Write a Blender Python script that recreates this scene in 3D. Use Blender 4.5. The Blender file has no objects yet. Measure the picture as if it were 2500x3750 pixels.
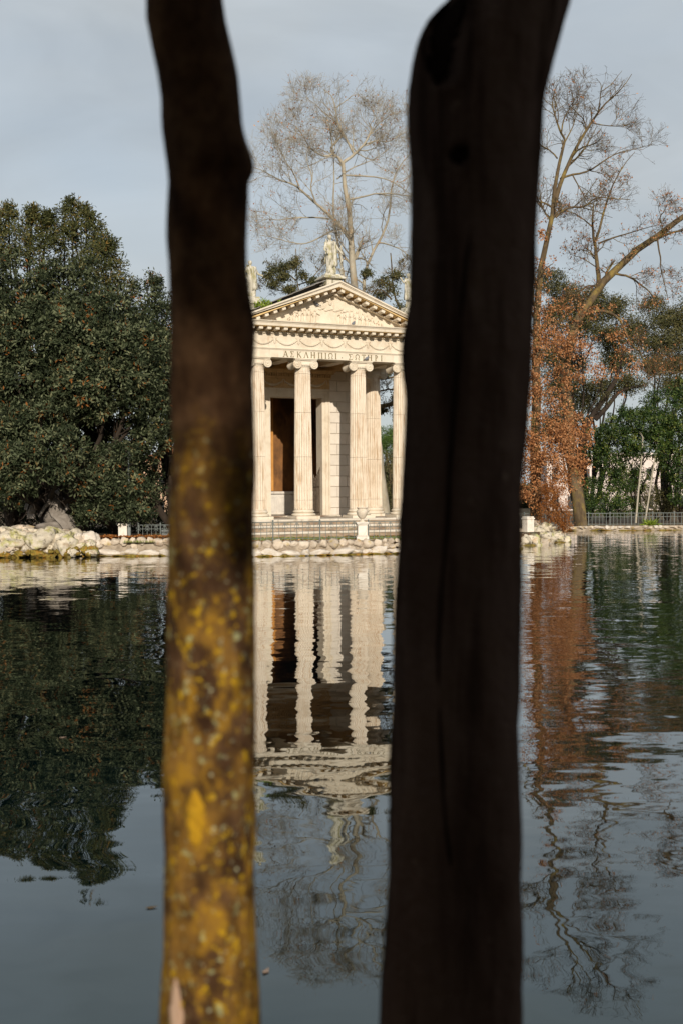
import bpy, bmesh, math, random
import numpy as np
from mathutils import Matrix, Vector

random.seed(7)
RNG = np.random.default_rng(11)
SC = bpy.context.scene
COL = SC.collection
R = math.radians
pi = math.pi

# ------------------------------------------------------------------ camera
FPX = 4200.0            # focal length in photograph pixels (2500 x 3750)
CAMZ = 1.88
PITCH, ROLL = math.atan(75 / FPX), R(-0.4)
cam_d = bpy.data.cameras.new('camera')
cam = bpy.data.objects.new('camera', cam_d)
COL.objects.link(cam)
CR = (Matrix.Rotation(R(90) - PITCH, 3, 'X') @ Matrix.Rotation(ROLL, 3, 'Z'))
cam.matrix_world = Matrix.Translation((0, 0, CAMZ)) @ CR.to_4x4()
cam_d.sensor_fit = 'VERTICAL'
cam_d.sensor_height = 36
cam_d.sensor_width = 24
cam_d.lens = FPX / 3750 * 36
cam_d.clip_start, cam_d.clip_end = 0.05, 6000
cam_d.dof.use_dof = True
cam_d.dof.focus_distance = 38
cam_d.dof.aperture_fstop = 3.2
SC.camera = cam

# ------------------------------------------------------------------ world, sun, exposure
SUN_EL, SUN_AZ = R(18.5), R(6.7)        # azimuth: to the right of straight behind the camera
world = bpy.data.worlds.new('World')
SC.world = world
world.use_nodes = True
wn, wl = world.node_tree.nodes, world.node_tree.links
wn.clear()
w_out = wn.new('ShaderNodeOutputWorld')
w_bg = wn.new('ShaderNodeBackground')
w_sky = wn.new('ShaderNodeTexSky')
w_sky.sky_type = 'NISHITA'
w_sky.sun_disc = False
w_sky.sun_elevation = SUN_EL
w_sky.sun_rotation = pi - SUN_AZ
w_sky.air_density, w_sky.dust_density, w_sky.ozone_density = 1.0, 1.5, 1.0
w_bg.inputs[1].default_value = 0.12
# thin high cloud veil mixed over the clear sky
w_tc = wn.new('ShaderNodeTexCoord')
w_map = wn.new('ShaderNodeMapping')
w_map.inputs['Scale'].default_value = (1.2, 1.2, 3.4)
w_map.inputs['Rotation'].default_value = (0.0, R(24), 0.0)
w_n = wn.new('ShaderNodeTexNoise')
w_n.inputs['Scale'].default_value = 2.6
w_n.inputs['Detail'].default_value = 5
w_n.inputs['Roughness'].default_value = 0.5
w_r = wn.new('ShaderNodeMapRange')
w_r.inputs['From Min'].default_value = 0.3
w_r.inputs['From Max'].default_value = 0.7
w_r.inputs['To Min'].default_value = 0.72
w_r.inputs['To Max'].default_value = 0.97
w_mix = wn.new('ShaderNodeMix')
w_mix.data_type = 'RGBA'
w_mix.inputs['B'].default_value = (4.48, 4.84, 5.08, 1)
wl.new(w_tc.outputs['Generated'], w_map.inputs['Vector'])
wl.new(w_map.outputs[0], w_n.inputs['Vector'])
wl.new(w_n.outputs['Fac'], w_r.inputs['Value'])
wl.new(w_r.outputs[0], w_mix.inputs['Factor'])
wl.new(w_sky.outputs[0], w_mix.inputs['A'])
w_n2 = wn.new('ShaderNodeTexNoise')
w_n2.inputs['Scale'].default_value = 4.2
w_n2.inputs['Detail'].default_value = 4
w_n2.inputs['Distortion'].default_value = .6
wl.new(w_map.outputs[0], w_n2.inputs['Vector'])
w_r2 = wn.new('ShaderNodeMapRange')
w_r2.inputs['From Min'].default_value = .3
w_r2.inputs['From Max'].default_value = .7
w_r2.inputs['To Min'].default_value = .90
w_r2.inputs['To Max'].default_value = 1.07
wl.new(w_n2.outputs['Fac'], w_r2.inputs['Value'])
w_v = wn.new('ShaderNodeVectorMath')
w_v.operation = 'SCALE'
wl.new(w_mix.outputs['Result'], w_v.inputs[0])
wl.new(w_r2.outputs[0], w_v.inputs['Scale'])
wl.new(w_v.outputs[0], w_bg.inputs[0])
wl.new(w_bg.outputs[0], w_out.inputs[0])

sun_d = bpy.data.lights.new('sun', 'SUN')
sun = bpy.data.objects.new('sun', sun_d)
COL.objects.link(sun)
sun_d.energy = 4.5
sun_d.angle = R(0.53)
sun_d.color = (1.0, 0.89, 0.74)
TO_SUN = Vector((math.sin(SUN_AZ) * math.cos(SUN_EL), -math.cos(SUN_AZ) * math.cos(SUN_EL), math.sin(SUN_EL)))
sun.rotation_euler = TO_SUN.to_track_quat('Z', 'Y').to_euler()
sun.location = (4, -30, 20)

SC.view_settings.view_transform = 'Standard'
SC.view_settings.look = 'None'
SC.view_settings.exposure = 0.0
SC.view_settings.gamma = 1.0
SC.view_settings.use_curve_mapping = False
SC.render.engine = 'CYCLES'
SC.cycles.max_bounces = 8
SC.cycles.diffuse_bounces = 5
SC.cycles.glossy_bounces = 3
SC.cycles.transmission_bounces = 3
SC.cycles.transparent_max_bounces = 4
SC.cycles.caustics_reflective = False
SC.cycles.caustics_refractive = False
SC.cycles.use_denoising = True
SC.cycles.sample_clamp_indirect = 6

# ------------------------------------------------------------------ pixel helpers
def P(px, py, Y):
    """photo pixel -> world point at depth Y"""
    d = CR @ Vector(((px - 1250) / FPX, -(py - 1875) / FPX, -1))
    t = Y / d.y
    return Vector((d.x * t, Y, CAMZ + d.z * t))

def PZ(px, py, z):
    d = CR @ Vector(((px - 1250) / FPX, -(py - 1875) / FPX, -1))
    t = (z - CAMZ) / d.z
    return Vector((d.x * t, d.y * t, z))

# ------------------------------------------------------------------ materials
def new_mat(name):
    m = bpy.data.materials.new(name)
    m.use_nodes = True
    nt = m.node_tree
    return m, nt.nodes, nt.links, nt.nodes['Principled BSDF']

def ramp(nodes, stops):
    r = nodes.new('ShaderNodeValToRGB')
    el = r.color_ramp.elements
    while len(el) < len(stops):
        el.new(0.5)
    for e, (p, c) in zip(el, stops):
        e.position = p
        e.color = (*c, 1)
    return r

def noise_mat(name, stops, scale=3.0, stretch=(1, 1, 1), rough=0.85, bump=0.0, bscale=30.0, detail=6,
              layers=(), spec=0.3, metallic=0.0, rand=0.0):
    """stops: colours over one noise; layers: (colour, scale, stretch, lo, hi, strength)"""
    m, n, l, b = new_mat(name)
    geo = n.new('ShaderNodeNewGeometry')
    def nz(sc, st, det=detail):
        mp = n.new('ShaderNodeMapping')
        mp.inputs['Scale'].default_value = st
        t = n.new('ShaderNodeTexNoise')
        t.inputs['Scale'].default_value = sc
        t.inputs['Detail'].default_value = det
        t.inputs['Roughness'].default_value = 0.62
        l.new(geo.outputs['Position'], mp.inputs['Vector'])
        l.new(mp.outputs[0], t.inputs['Vector'])
        return t
    base = nz(scale, stretch)
    rp = ramp(n, stops)
    l.new(base.outputs['Fac'], rp.inputs[0])
    col = rp.outputs[0]
    for (c, sc, st, lo, hi, k) in layers:
        t = nz(sc, st)
        mr = n.new('ShaderNodeMapRange')
        mr.inputs['From Min'].default_value = lo
        mr.inputs['From Max'].default_value = hi
        mr.inputs['To Max'].default_value = k
        l.new(t.outputs['Fac'], mr.inputs['Value'])
        mx = n.new('ShaderNodeMix')
        mx.data_type = 'RGBA'
        mx.inputs['B'].default_value = (*c, 1)
        l.new(mr.outputs[0], mx.inputs['Factor'])
        l.new(col, mx.inputs['A'])
        col = mx.outputs['Result']
    if rand:
        oi = n.new('ShaderNodeObjectInfo')
        mr = n.new('ShaderNodeMapRange')
        mr.inputs['To Min'].default_value = 1 - rand
        mr.inputs['To Max'].default_value = 1 + rand
        l.new(oi.outputs['Random'], mr.inputs['Value'])
        hv = n.new('ShaderNodeHueSaturation')
        l.new(mr.outputs[0], hv.inputs['Value'])
        l.new(col, hv.inputs['Color'])
        col = hv.outputs[0]
    l.new(col, b.inputs['Base Color'])
    b.inputs['Roughness'].default_value = rough
    b.inputs['Specular IOR Level'].default_value = spec
    b.inputs['Metallic'].default_value = metallic
    if bump:
        t = nz(bscale, (1, 1, 1), 5)
        bp = n.new('ShaderNodeBump')
        bp.inputs['Strength'].default_value = bump
        bp.inputs['Distance'].default_value = 0.02
        l.new(t.outputs['Fac'], bp.inputs['Height'])
        l.new(bp.outputs[0], b.inputs['Normal'])
    return m

def leaf_mat(name, stops, rough=0.5, spec=0.4, trans=0.0):
    m, n, l, b = new_mat(name)
    at = n.new('ShaderNodeAttribute')
    at.attribute_name = 'tint'
    rp = ramp(n, stops)
    l.new(at.outputs['Fac'], rp.inputs[0])
    l.new(rp.outputs[0], b.inputs['Base Color'])
    b.inputs['Roughness'].default_value = rough
    b.inputs['Specular IOR Level'].default_value = spec
    if trans:
        tr = n.new('ShaderNodeBsdfTranslucent')
        l.new(rp.outputs[0], tr.inputs[0])
        mx = n.new('ShaderNodeMixShader')
        mx.inputs[0].default_value = trans
        out = n['Material Output']
        l.new(b.outputs[0], mx.inputs[1])
        l.new(tr.outputs[0], mx.inputs[2])
        l.new(mx.outputs[0], out.inputs[0])
    return m

M = {}
M['marble'] = noise_mat('marble', [(0.3, (.57, .49, .385)), (0.5, (.66, .59, .48)), (0.72, (.70, .635, .535))], 2.3,
    rough=.75, bump=.25, bscale=26, layers=[((.42, .27, .15), 5.0, (1, 1, .25), .56, .74, .6),
                                            ((.30, .27, .20), 11.0, (1, 1, .6), .60, .8, .45)])
M['shaft'] = noise_mat('weathered_marble_shaft', [(0.3, (.57, .47, .355)), (0.5, (.67, .58, .47)), (0.75, (.72, .645, .54))], 2.0,
    rough=.78, bump=.3, bscale=34, layers=[((.36, .20, .08), 7.0, (2.6, 2.6, .2), .53, .67, .75),
                                           ((.36, .30, .20), 17.0, (1.4, 1.4, .3), .57, .75, .5)])
M['wall_block'] = noise_mat('pale_wall_block', [(0.3, (.58, .53, .46)), (0.6, (.65, .595, .525)), (0.8, (.69, .635, .57))], 3.0,
    rough=.8, bump=.15, bscale=20, rand=.05)
M['golden_bounce'] = noise_mat('golden_bounce_stone', [(0.3, (.58, .39, .16)), (0.6, (.68, .49, .24)), (0.8, (.72, .57, .34))], 5.0, rough=.85, bump=.2)  # golden bounce light painted into the stone colour of shaded soffits and ceiling
M['joint'] = noise_mat('wall_joint', [(0.3, (.38, .29, .19)), (0.7, (.5, .4, .28))], 6.0)
M['ochre'] = noise_mat('ochre_stone', [(0.3, (.50, .34, .17)), (0.6, (.64, .46, .25)), (0.8, (.70, .54, .34))], 4.0,
    rough=.85, bump=.3, bscale=30, layers=[((.20, .13, .07), 9.0, (1, 1, .5), .55, .75, .6)])  # lightened to stand in for warm bounce light in the porch
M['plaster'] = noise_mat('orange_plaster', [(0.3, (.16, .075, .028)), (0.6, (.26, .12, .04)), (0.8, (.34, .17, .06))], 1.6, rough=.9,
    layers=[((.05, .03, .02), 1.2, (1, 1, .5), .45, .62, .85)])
M['orange_pier'] = noise_mat('orange_pier_plaster', [(0.3, (.42, .19, .05)), (0.6, (.55, .27, .07)), (0.8, (.5, .3, .14))], 2.5, rough=.9,
    layers=[((.2, .1, .05), 3.0, (1, 1, .4), .55, .7, .5)])
M['inner_white'] = noise_mat('grey_white_plinth', [(0.3, (.52, .49, .45)), (0.7, (.68, .64, .58))], 3.0, rough=.8,
    layers=[((.36, .2, .1), 4.0, (1, 1, .3), .6, .75, .7)])
M['step'] = noise_mat('weathered_step', [(0.3, (.42, .37, .30)), (0.55, (.58, .52, .44)), (0.8, (.66, .6, .52))], 2.2, rough=.9,
    bump=.5, bscale=18, layers=[((.17, .10, .06), 3.5, (.6, .6, 2.5), .45, .60, .85), ((.14, .15, .07), 8, (1, 1, 1), .55, .70, .6)])
M['tread'] = noise_mat('pale_tread', [(0.3, (.50, .45, .38)), (0.6, (.62, .57, .50)), (0.8, (.68, .63, .56))], 2.2, rough=.9,
    bump=.4, bscale=18, layers=[((.30, .22, .14), 3.0, (1, 1, 1), .54, .66, .7)])
M['riser'] = noise_mat('dirty_riser', [(0.3, (.17, .11, .075)), (0.5, (.32, .24, .17)), (0.75, (.50, .44, .36))], 2.6, (.7, .7, 2), rough=.95,
    bump=.4, bscale=18, layers=[((.13, .14, .07), 7, (1, 1, 1), .55, .68, .6)])
M['letter'] = noise_mat('bronze_letter', [(0.3, (.13, .10, .045)), (0.7, (.20, .16, .075))], 8.0, rough=.6)
M['statue'] = noise_mat('lichen_statue_stone', [(0.3, (.42, .39, .31)), (0.55, (.58, .55, .47)), (0.8, (.66, .63, .56))], 5.0,
    rough=.85, bump=.3, bscale=30, layers=[((.30, .27, .10), 7.0, (1, 1, .5), .50, .62, .75), ((.12, .11, .08), 9.0, (1, 1, .4), .53, .66, .8)])
M['dark_statue'] = noise_mat('grey_statue_stone', [(0.3, (.15, .13, .11)), (0.6, (.25, .225, .20)), (0.8, (.34, .31, .27))], 4.0,
    rough=.9, bump=.3, bscale=24)
M['roof'] = noise_mat('grey_roof_sheet', [(0.3, (.13, .12, .11)), (0.6, (.20, .19, .18)), (0.8, (.27, .25, .23))], 3.0, rough=.7,
    bump=.2, layers=[((.25, .2, .1), 6, (1, 1, 1), .58, .7, .5)], rand=.15)
M['iron'] = noise_mat('painted_iron', [(0.3, (.10, .12, .115)), (0.7, (.17, .19, .18))], 20.0, rough=.55, spec=.5)
M['far_iron'] = noise_mat('pale_grey_iron', [(0.3, (.13, .15, .145)), (0.7, (.19, .21, .205))], 20.0, rough=.55, spec=.5)
M['gate'] = noise_mat('rusty_gate_iron', [(0.3, (.09, .07, .055)), (0.7, (.18, .14, .1))], 14.0, rough=.7)
M['white_stone'] = noise_mat('white_pillar_stone', [(0.3, (.62, .57, .50)), (0.6, (.75, .70, .63)), (0.8, (.8, .76, .69))], 5.0,
    rough=.8, bump=.2, bscale=30, layers=[((.35, .25, .14), 7, (1, 1, .4), .57, .72, .55)])
M['urn'] = noise_mat('mossy_urn_stone', [(0.3, (.50, .43, .34)), (0.6, (.66, .58, .48)), (0.8, (.72, .65, .55))], 6.0, rough=.85,
    bump=.3, layers=[((.20, .24, .06), 9, (1, 1, .7), .56, .66, .7)])
M['stone'] = noise_mat('bank_stone', [(0.3, (.34, .28, .22)), (0.5, (.52, .44, .35)), (0.75, (.64, .57, .48))], 3.2, rough=.9,
    bump=.6, bscale=14, rand=.15, layers=[((.42, .30, .06), 3.4, (1, 1, 1), .55, .68, .75), ((.46, .25, .13), 2.6, (1, 1, 1), .58, .7, .5),
                                          ((.13, .10, .07), 9, (1, 1, 1), .60, .72, .6)])
M['pale_rock'] = noise_mat('pale_limestone', [(0.3, (.47, .41, .31)), (0.55, (.62, .56, .46)), (0.8, (.70, .65, .56))], 2.4, rough=.9,
    bump=.9, bscale=9, rand=.12, layers=[((.32, .31, .06), 2.4, (1, 1, 1), .51, .61, .75), ((.38, .24, .12), 3.3, (1, 1, 1), .57, .68, .5), ((.10, .08, .055), 6, (1, 1, .6), .54, .62, .8)])
M['algae'] = noise_mat('waterline_moss', [(0.3, (.07, .05, .012)), (0.5, (.20, .15, .028)), (0.75, (.31, .25, .06))], 7.0, rough=.95,
    bump=.9, bscale=25, layers=[((.30, .145, .02), 5, (1, 1, 1.6), .50, .62, .8), ((.05, .035, .015), 11, (1, 1, 1), .56, .66, .8), ((.42, .38, .26), 6, (1, 1, 1), .60, .68, .6)])
M['mortar'] = noise_mat('bank_mortar', [(0.3, (.20, .16, .12)), (0.6, (.38, .32, .25)), (0.8, (.52, .46, .38))], 4.0, rough=.95, bump=.6, bscale=12)
M['ledge'] = noise_mat('pale_ledge', [(0.3, (.42, .37, .31)), (0.55, (.62, .56, .49)), (0.8, (.70, .64, .57))], 3.0, rough=.9, bump=.6, bscale=12,
    layers=[((.40, .27, .07), 4, (1, 1, 1), .57, .7, .6)], rand=.1)
M['soil'] = noise_mat('leaf_littered_soil', [(0.3, (.06, .045, .03)), (0.55, (.13, .085, .05)), (0.8, (.24, .13, .06))], 7.0, rough=.95, bump=.5,
    layers=[((.36, .15, .05), 9, (1, 1, 1), .56, .66, .7), ((.06, .09, .025), 1.2, (1, 1, 1), .5, .62, .8)])
M['turf'] = noise_mat('island_turf', [(0.3, (.07, .09, .025)), (0.6, (.14, .17, .04)), (0.8, (.22, .19, .08))], 5.0, rough=.95, bump=.4)
M['bark_grey'] = noise_mat('plane_bark', [(0.3, (.17, .145, .11)), (0.5, (.32, .285, .22)), (0.75, (.44, .40, .32))], 3.0, (1, 1, .4), rough=.9, bump=.4,
    layers=[((.36, .22, .09), 5, (1, 1, .6), .55, .68, .6)])
M['bark_oak'] = noise_mat('oak_bark', [(0.3, (.05, .034, .019)), (0.55, (.115, .083, .048)), (0.8, (.20, .15, .09))], 4.0, (1, 1, .35), rough=.95, bump=.7,
    layers=[((.27, .20, .05), 3.5, (1, 1, .7), .50, .66, .65)])
M['bark_dark'] = noise_mat('dark_bark', [(0.3, (.018, .012, .009)), (0.6, (.040, .030, .022)), (0.8, (.065, .05, .038))], 5.0, (1, 1, .3), rough=.95, bump=.6)
M['bark_pale'] = noise_mat('pale_thin_bark', [(0.3, (.30, .27, .21)), (0.7, (.46, .42, .34))], 6.0, (1, 1, .4), rough=.9)
def trunk_bark():
    m, n, l, b = new_mat('lichened_bark')
    geo = n.new('ShaderNodeNewGeometry')
    sep = n.new('ShaderNodeSeparateXYZ')
    l.new(geo.outputs['Position'], sep.inputs[0])
    def nz(sc, zs=1.0, det=6):
        mp = n.new('ShaderNodeMapping'); mp.inputs['Scale'].default_value = (1, 1, zs)
        t = n.new('ShaderNodeTexNoise'); t.inputs['Scale'].default_value = sc; t.inputs['Detail'].default_value = det; t.inputs['Roughness'].default_value = .62
        l.new(geo.outputs['Position'], mp.inputs['Vector']); l.new(mp.outputs[0], t.inputs['Vector'])
        return t.outputs['Fac']
    def rng(src, a, c, lo=0.0, hi=1.0):
        r_ = n.new('ShaderNodeMapRange'); l.new(src, r_.inputs['Value'])
        for k_, v_ in zip(('From Min', 'From Max', 'To Min', 'To Max'), (a, c, lo, hi)): r_.inputs[k_].default_value = v_
        return r_.outputs[0]
    def mul(a, c):
        q = n.new('ShaderNodeMath'); q.operation = 'MULTIPLY'; l.new(a, q.inputs[0]); l.new(c, q.inputs[1]); return q.outputs[0]
    # lichen ends raggedly at the shade line; mask paints the shaded upper trunk darker
    hz = n.new('ShaderNodeMath'); hz.operation = 'ADD'; l.new(sep.outputs['Z'], hz.inputs[0]); l.new(rng(nz(5, .6), .3, .7, -.28, .28), hz.inputs[1])
    lit_mask = rng(hz.outputs[0], 1.75, 2.15, 1.0, 0.0)
    base = ramp(n, [(0.3, (.022, .011, .006)), (0.5, (.058, .031, .016)), (0.75, (.12, .068, .035))]); l.new(nz(14, .8, 8), base.inputs[0])
    col = base.outputs[0]
    for c, sc, zs, lo, hi, k_, gated in (((.23, .125, .026), 11, .6, .43, .58, .8, 1), ((.30, .165, .016), 24, .7, .52, .63, .7, 1), ((.46, .29, .012), 52, .9, .575, .645, .85, 1),
                                         ((.30, .31, .16), 40, 1, .60, .66, .9, 1), ((.028, .015, .009), 17, .7, .53, .66, .75, 0), ((.40, .40, .26), 75, 1, .63, .68, .85, 1)):
        f_ = rng(nz(sc, zs), lo, hi, 0, k_)
        if gated: f_ = mul(f_, lit_mask)
        mx = n.new('ShaderNodeMix'); mx.data_type = 'RGBA'; mx.inputs['B'].default_value = (*c, 1)
        l.new(f_, mx.inputs['Factor']); l.new(col, mx.inputs['A']); col = mx.outputs['Result']
    l.new(col, b.inputs['Base Color'])
    b.inputs['Roughness'].default_value = 1.0
    b.inputs['Specular IOR Level'].default_value = .03
    bp = n.new('ShaderNodeBump'); bp.inputs['Strength'].default_value = .8; bp.inputs['Distance'].default_value = .012
    l.new(nz(45, .6), bp.inputs['Height']); l.new(bp.outputs[0], b.inputs['Normal'])
    return m
M['trunk_bark'] = trunk_bark()
M['smooth_bark'] = noise_mat('shaded_bark', [(0.3, (.040, .025, .019)), (0.55, (.074, .050, .040)), (0.8, (.115, .082, .066))], 7.0, (1, 1, .25), rough=1.0,
    bump=.5, bscale=30, layers=[((.020, .012, .009), 5, (2.0, 2.0, .15), .5, .60, .8), ((.17, .13, .10), 20, (1, 1, 1), .66, .74, .5)], spec=.0)
M['crack'] = noise_mat('bark_crack', [(0.3, (.008, .005, .004)), (0.7, (.015, .01, .008))], 9.0, spec=.0)
M['lichen'] = noise_mat('yellow_lichen', [(0.3, (.32, .17, .008)), (0.6, (.44, .25, .010)), (0.8, (.40, .28, .04))], 30.0, rough=.95, bump=.6, bscale=60)
M['scar'] = noise_mat('bare_wood_scar', [(0.3, (.34, .20, .13)), (0.6, (.46, .32, .23)), (0.8, (.52, .4, .3))], 14.0, (1, 1, .2), rough=.8)
M['bird'] = noise_mat('pigeon_grey', [(0.3, (.10, .11, .13)), (0.7, (.26, .27, .30))], 25.0, rough=.8)
M['building'] = noise_mat('pinkish_white_render', [(0.3, (.58, .50, .46)), (0.7, (.68, .60, .56))], 1.0, rough=.9)
M['building_tan'] = noise_mat('tan_render', [(0.3, (.45, .30, .20)), (0.7, (.55, .38, .27))], 1.0, rough=.9)
M['pane'] = noise_mat('dark_window', [(0.3, (.02, .025, .03)), (0.7, (.04, .045, .05))], 2.0, rough=.15, spec=.6)
M['tile_roof'] = noise_mat('clay_roof', [(0.3, (.28, .12, .06)), (0.7, (.40, .18, .1))], 3.0, rough=.9)
M['tub'] = noise_mat('grey_tub', [(0.3, (.22, .24, .24)), (0.7, (.3, .32, .32))], 9, rough=.7)

M['leaf_magnolia'] = leaf_mat('magnolia_leaf', [(0, (.009, .013, .006)), (.40, (.028, .038, .018)), (.66, (.082, .097, .052)), (.88, (.155, .170, .096)), (.965, (.13, .11, .045)), (1, (.18, .07, .018))], .55, .08)
M['leaf_bay'] = leaf_mat('bay_leaf', [(0, (.028, .034, .013)), (.5, (.068, .076, .028)), (.8, (.105, .100, .038)), (1, (.16, .10, .026))], .55, .1)
M['leaf_holm'] = leaf_mat('holm_oak_leaf', [(0, (.028, .032, .012)), (.5, (.070, .072, .027)), (1, (.14, .115, .045))], .6, .2)
M['leaf_laurel'] = leaf_mat('laurel_leaf', [(0, (.010, .022, .006)), (.5, (.028, .058, .011)), (.85, (.085, .118, .020)), (1, (.17, .18, .04))], .45, .3)
M['leaf_brown'] = leaf_mat('dead_oak_leaf', [(0, (.09, .034, .014)), (.4, (.34, .145, .055)), (.75, (.46, .225, .10)), (1, (.56, .34, .19))], .8, .2, .15)
M['leaf_rust'] = leaf_mat('rusty_shrub_leaf', [(0, (.16, .055, .015)), (.6, (.32, .12, .03)), (1, (.40, .20, .07))], .8, .2, .15)
M['leaf_fern'] = leaf_mat('bright_green_blade', [(0, (.16, .24, .02)), (1, (.36, .46, .06))], .5, .3, .25)
M['leaf_pine'] = leaf_mat('pine_needles', [(0, (.03, .06, .012)), (.6, (.07, .13, .022)), (1, (.13, .19, .04))], .6, .3)
M['leaf_grass'] = leaf_mat('grass_blade', [(0, (.10, .14, .02)), (.7, (.2, .26, .05)), (1, (.34, .30, .12))], .7, .2)

# ------------------------------------------------------------------ water
def water_mat():
    m, n, l, b = new_mat('lake_water')
    geo = n.new('ShaderNodeNewGeometry')
    sep = n.new('ShaderNodeSeparateXYZ')
    l.new(geo.outputs['Position'], sep.inputs[0])
    def slope(scale, st, amp_near, amp_far, y0, y1, rot=0.0, det=2):
        mp = n.new('ShaderNodeMapping')
        mp.inputs['Scale'].default_value = st
        mp.inputs['Rotation'].default_value = (0, 0, rot)
        t = n.new('ShaderNodeTexNoise')
        t.inputs['Scale'].default_value = scale
        t.inputs['Detail'].default_value = det
        t.inputs['Roughness'].default_value = .5
        l.new(geo.outputs['Position'], mp.inputs['Vector'])
        l.new(mp.outputs[0], t.inputs['Vector'])
        sub = n.new('ShaderNodeVectorMath')
        sub.operation = 'SUBTRACT'
        sub.inputs[1].default_value = (.5, .5, .5)
        l.new(t.outputs['Color'], sub.inputs[0])
        mr = n.new('ShaderNodeMapRange')
        mr.inputs['From Min'].default_value = y0
        mr.inputs['From Max'].default_value = y1
        mr.inputs['To Min'].default_value = amp_near
        mr.inputs['To Max'].default_value = amp_far
        l.new(sep.outputs['Y'], mr.inputs['Value'])
        sc = n.new('ShaderNodeVectorMath')
        sc.operation = 'SCALE'
        l.new(sub.outputs[0], sc.inputs[0])
        l.new(mr.outputs[0], sc.inputs['Scale'])
        return sc.outputs[0]
    def add(a, c):
        v = n.new('ShaderNodeVectorMath')
        v.operation = 'ADD'
        l.new(a, v.inputs[0])
        l.new(c, v.inputs[1])
        return v.outputs[0]
    s = slope(1.0, (.5, 1.3, 1), .085, .034, 5, 24, .12)
    s = add(s, slope(1.0, (1.5, 3.6, 1), .034, .052, 5, 24, -.1))
    s = add(s, slope(1.0, (4.0, 9.5, 1), .008, .085, 7, 30, .06))
    wp = slope(1.0, (2.2, 7.0, 1), .075, .055, 5, 22, .05)
    wm = n.new('ShaderNodeMapRange')
    for k_, v_ in zip(('From Min', 'From Max', 'To Min', 'To Max'), (.3, 2.4, .15, 1.15)): wm.inputs[k_].default_value = v_
    l.new(sep.outputs['X'], wm.inputs['Value'])
    wsc = n.new('ShaderNodeVectorMath'); wsc.operation = 'SCALE'
    l.new(wp, wsc.inputs[0]); l.new(wm.outputs[0], wsc.inputs['Scale'])
    s = add(s, wsc.outputs[0])
    mul = n.new('ShaderNodeVectorMath')
    mul.operation = 'MULTIPLY'
    mul.inputs[1].default_value = (.8, 1, 0)
    l.new(s, mul.inputs[0])
    up = n.new('ShaderNodeVectorMath')
    up.operation = 'ADD'
    up.inputs[1].default_value = (0, 0, 1)
    l.new(mul.outputs[0], up.inputs[0])
    nm = n.new('ShaderNodeVectorMath')
    nm.operation = 'NORMALIZE'
    l.new(up.outputs[0], nm.inputs[0])
    l.new(nm.outputs[0], b.inputs['Normal'])
    b.inputs['Base Color'].default_value = (.0, .004, .005, 1)
    b.inputs['Roughness'].default_value = 0.0
    b.inputs['IOR'].default_value = 1.52
    b.inputs['Specular Tint'].default_value = (.5, 1.0, 1.0, 1)
    b.inputs['Coat Weight'].default_value = .6
    b.inputs['Coat Roughness'].default_value = 0.0
    b.inputs['Coat IOR'].default_value = 1.33
    l.new(nm.outputs[0], b.inputs['Coat Normal'])
    return m
M['water'] = water_mat()

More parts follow.
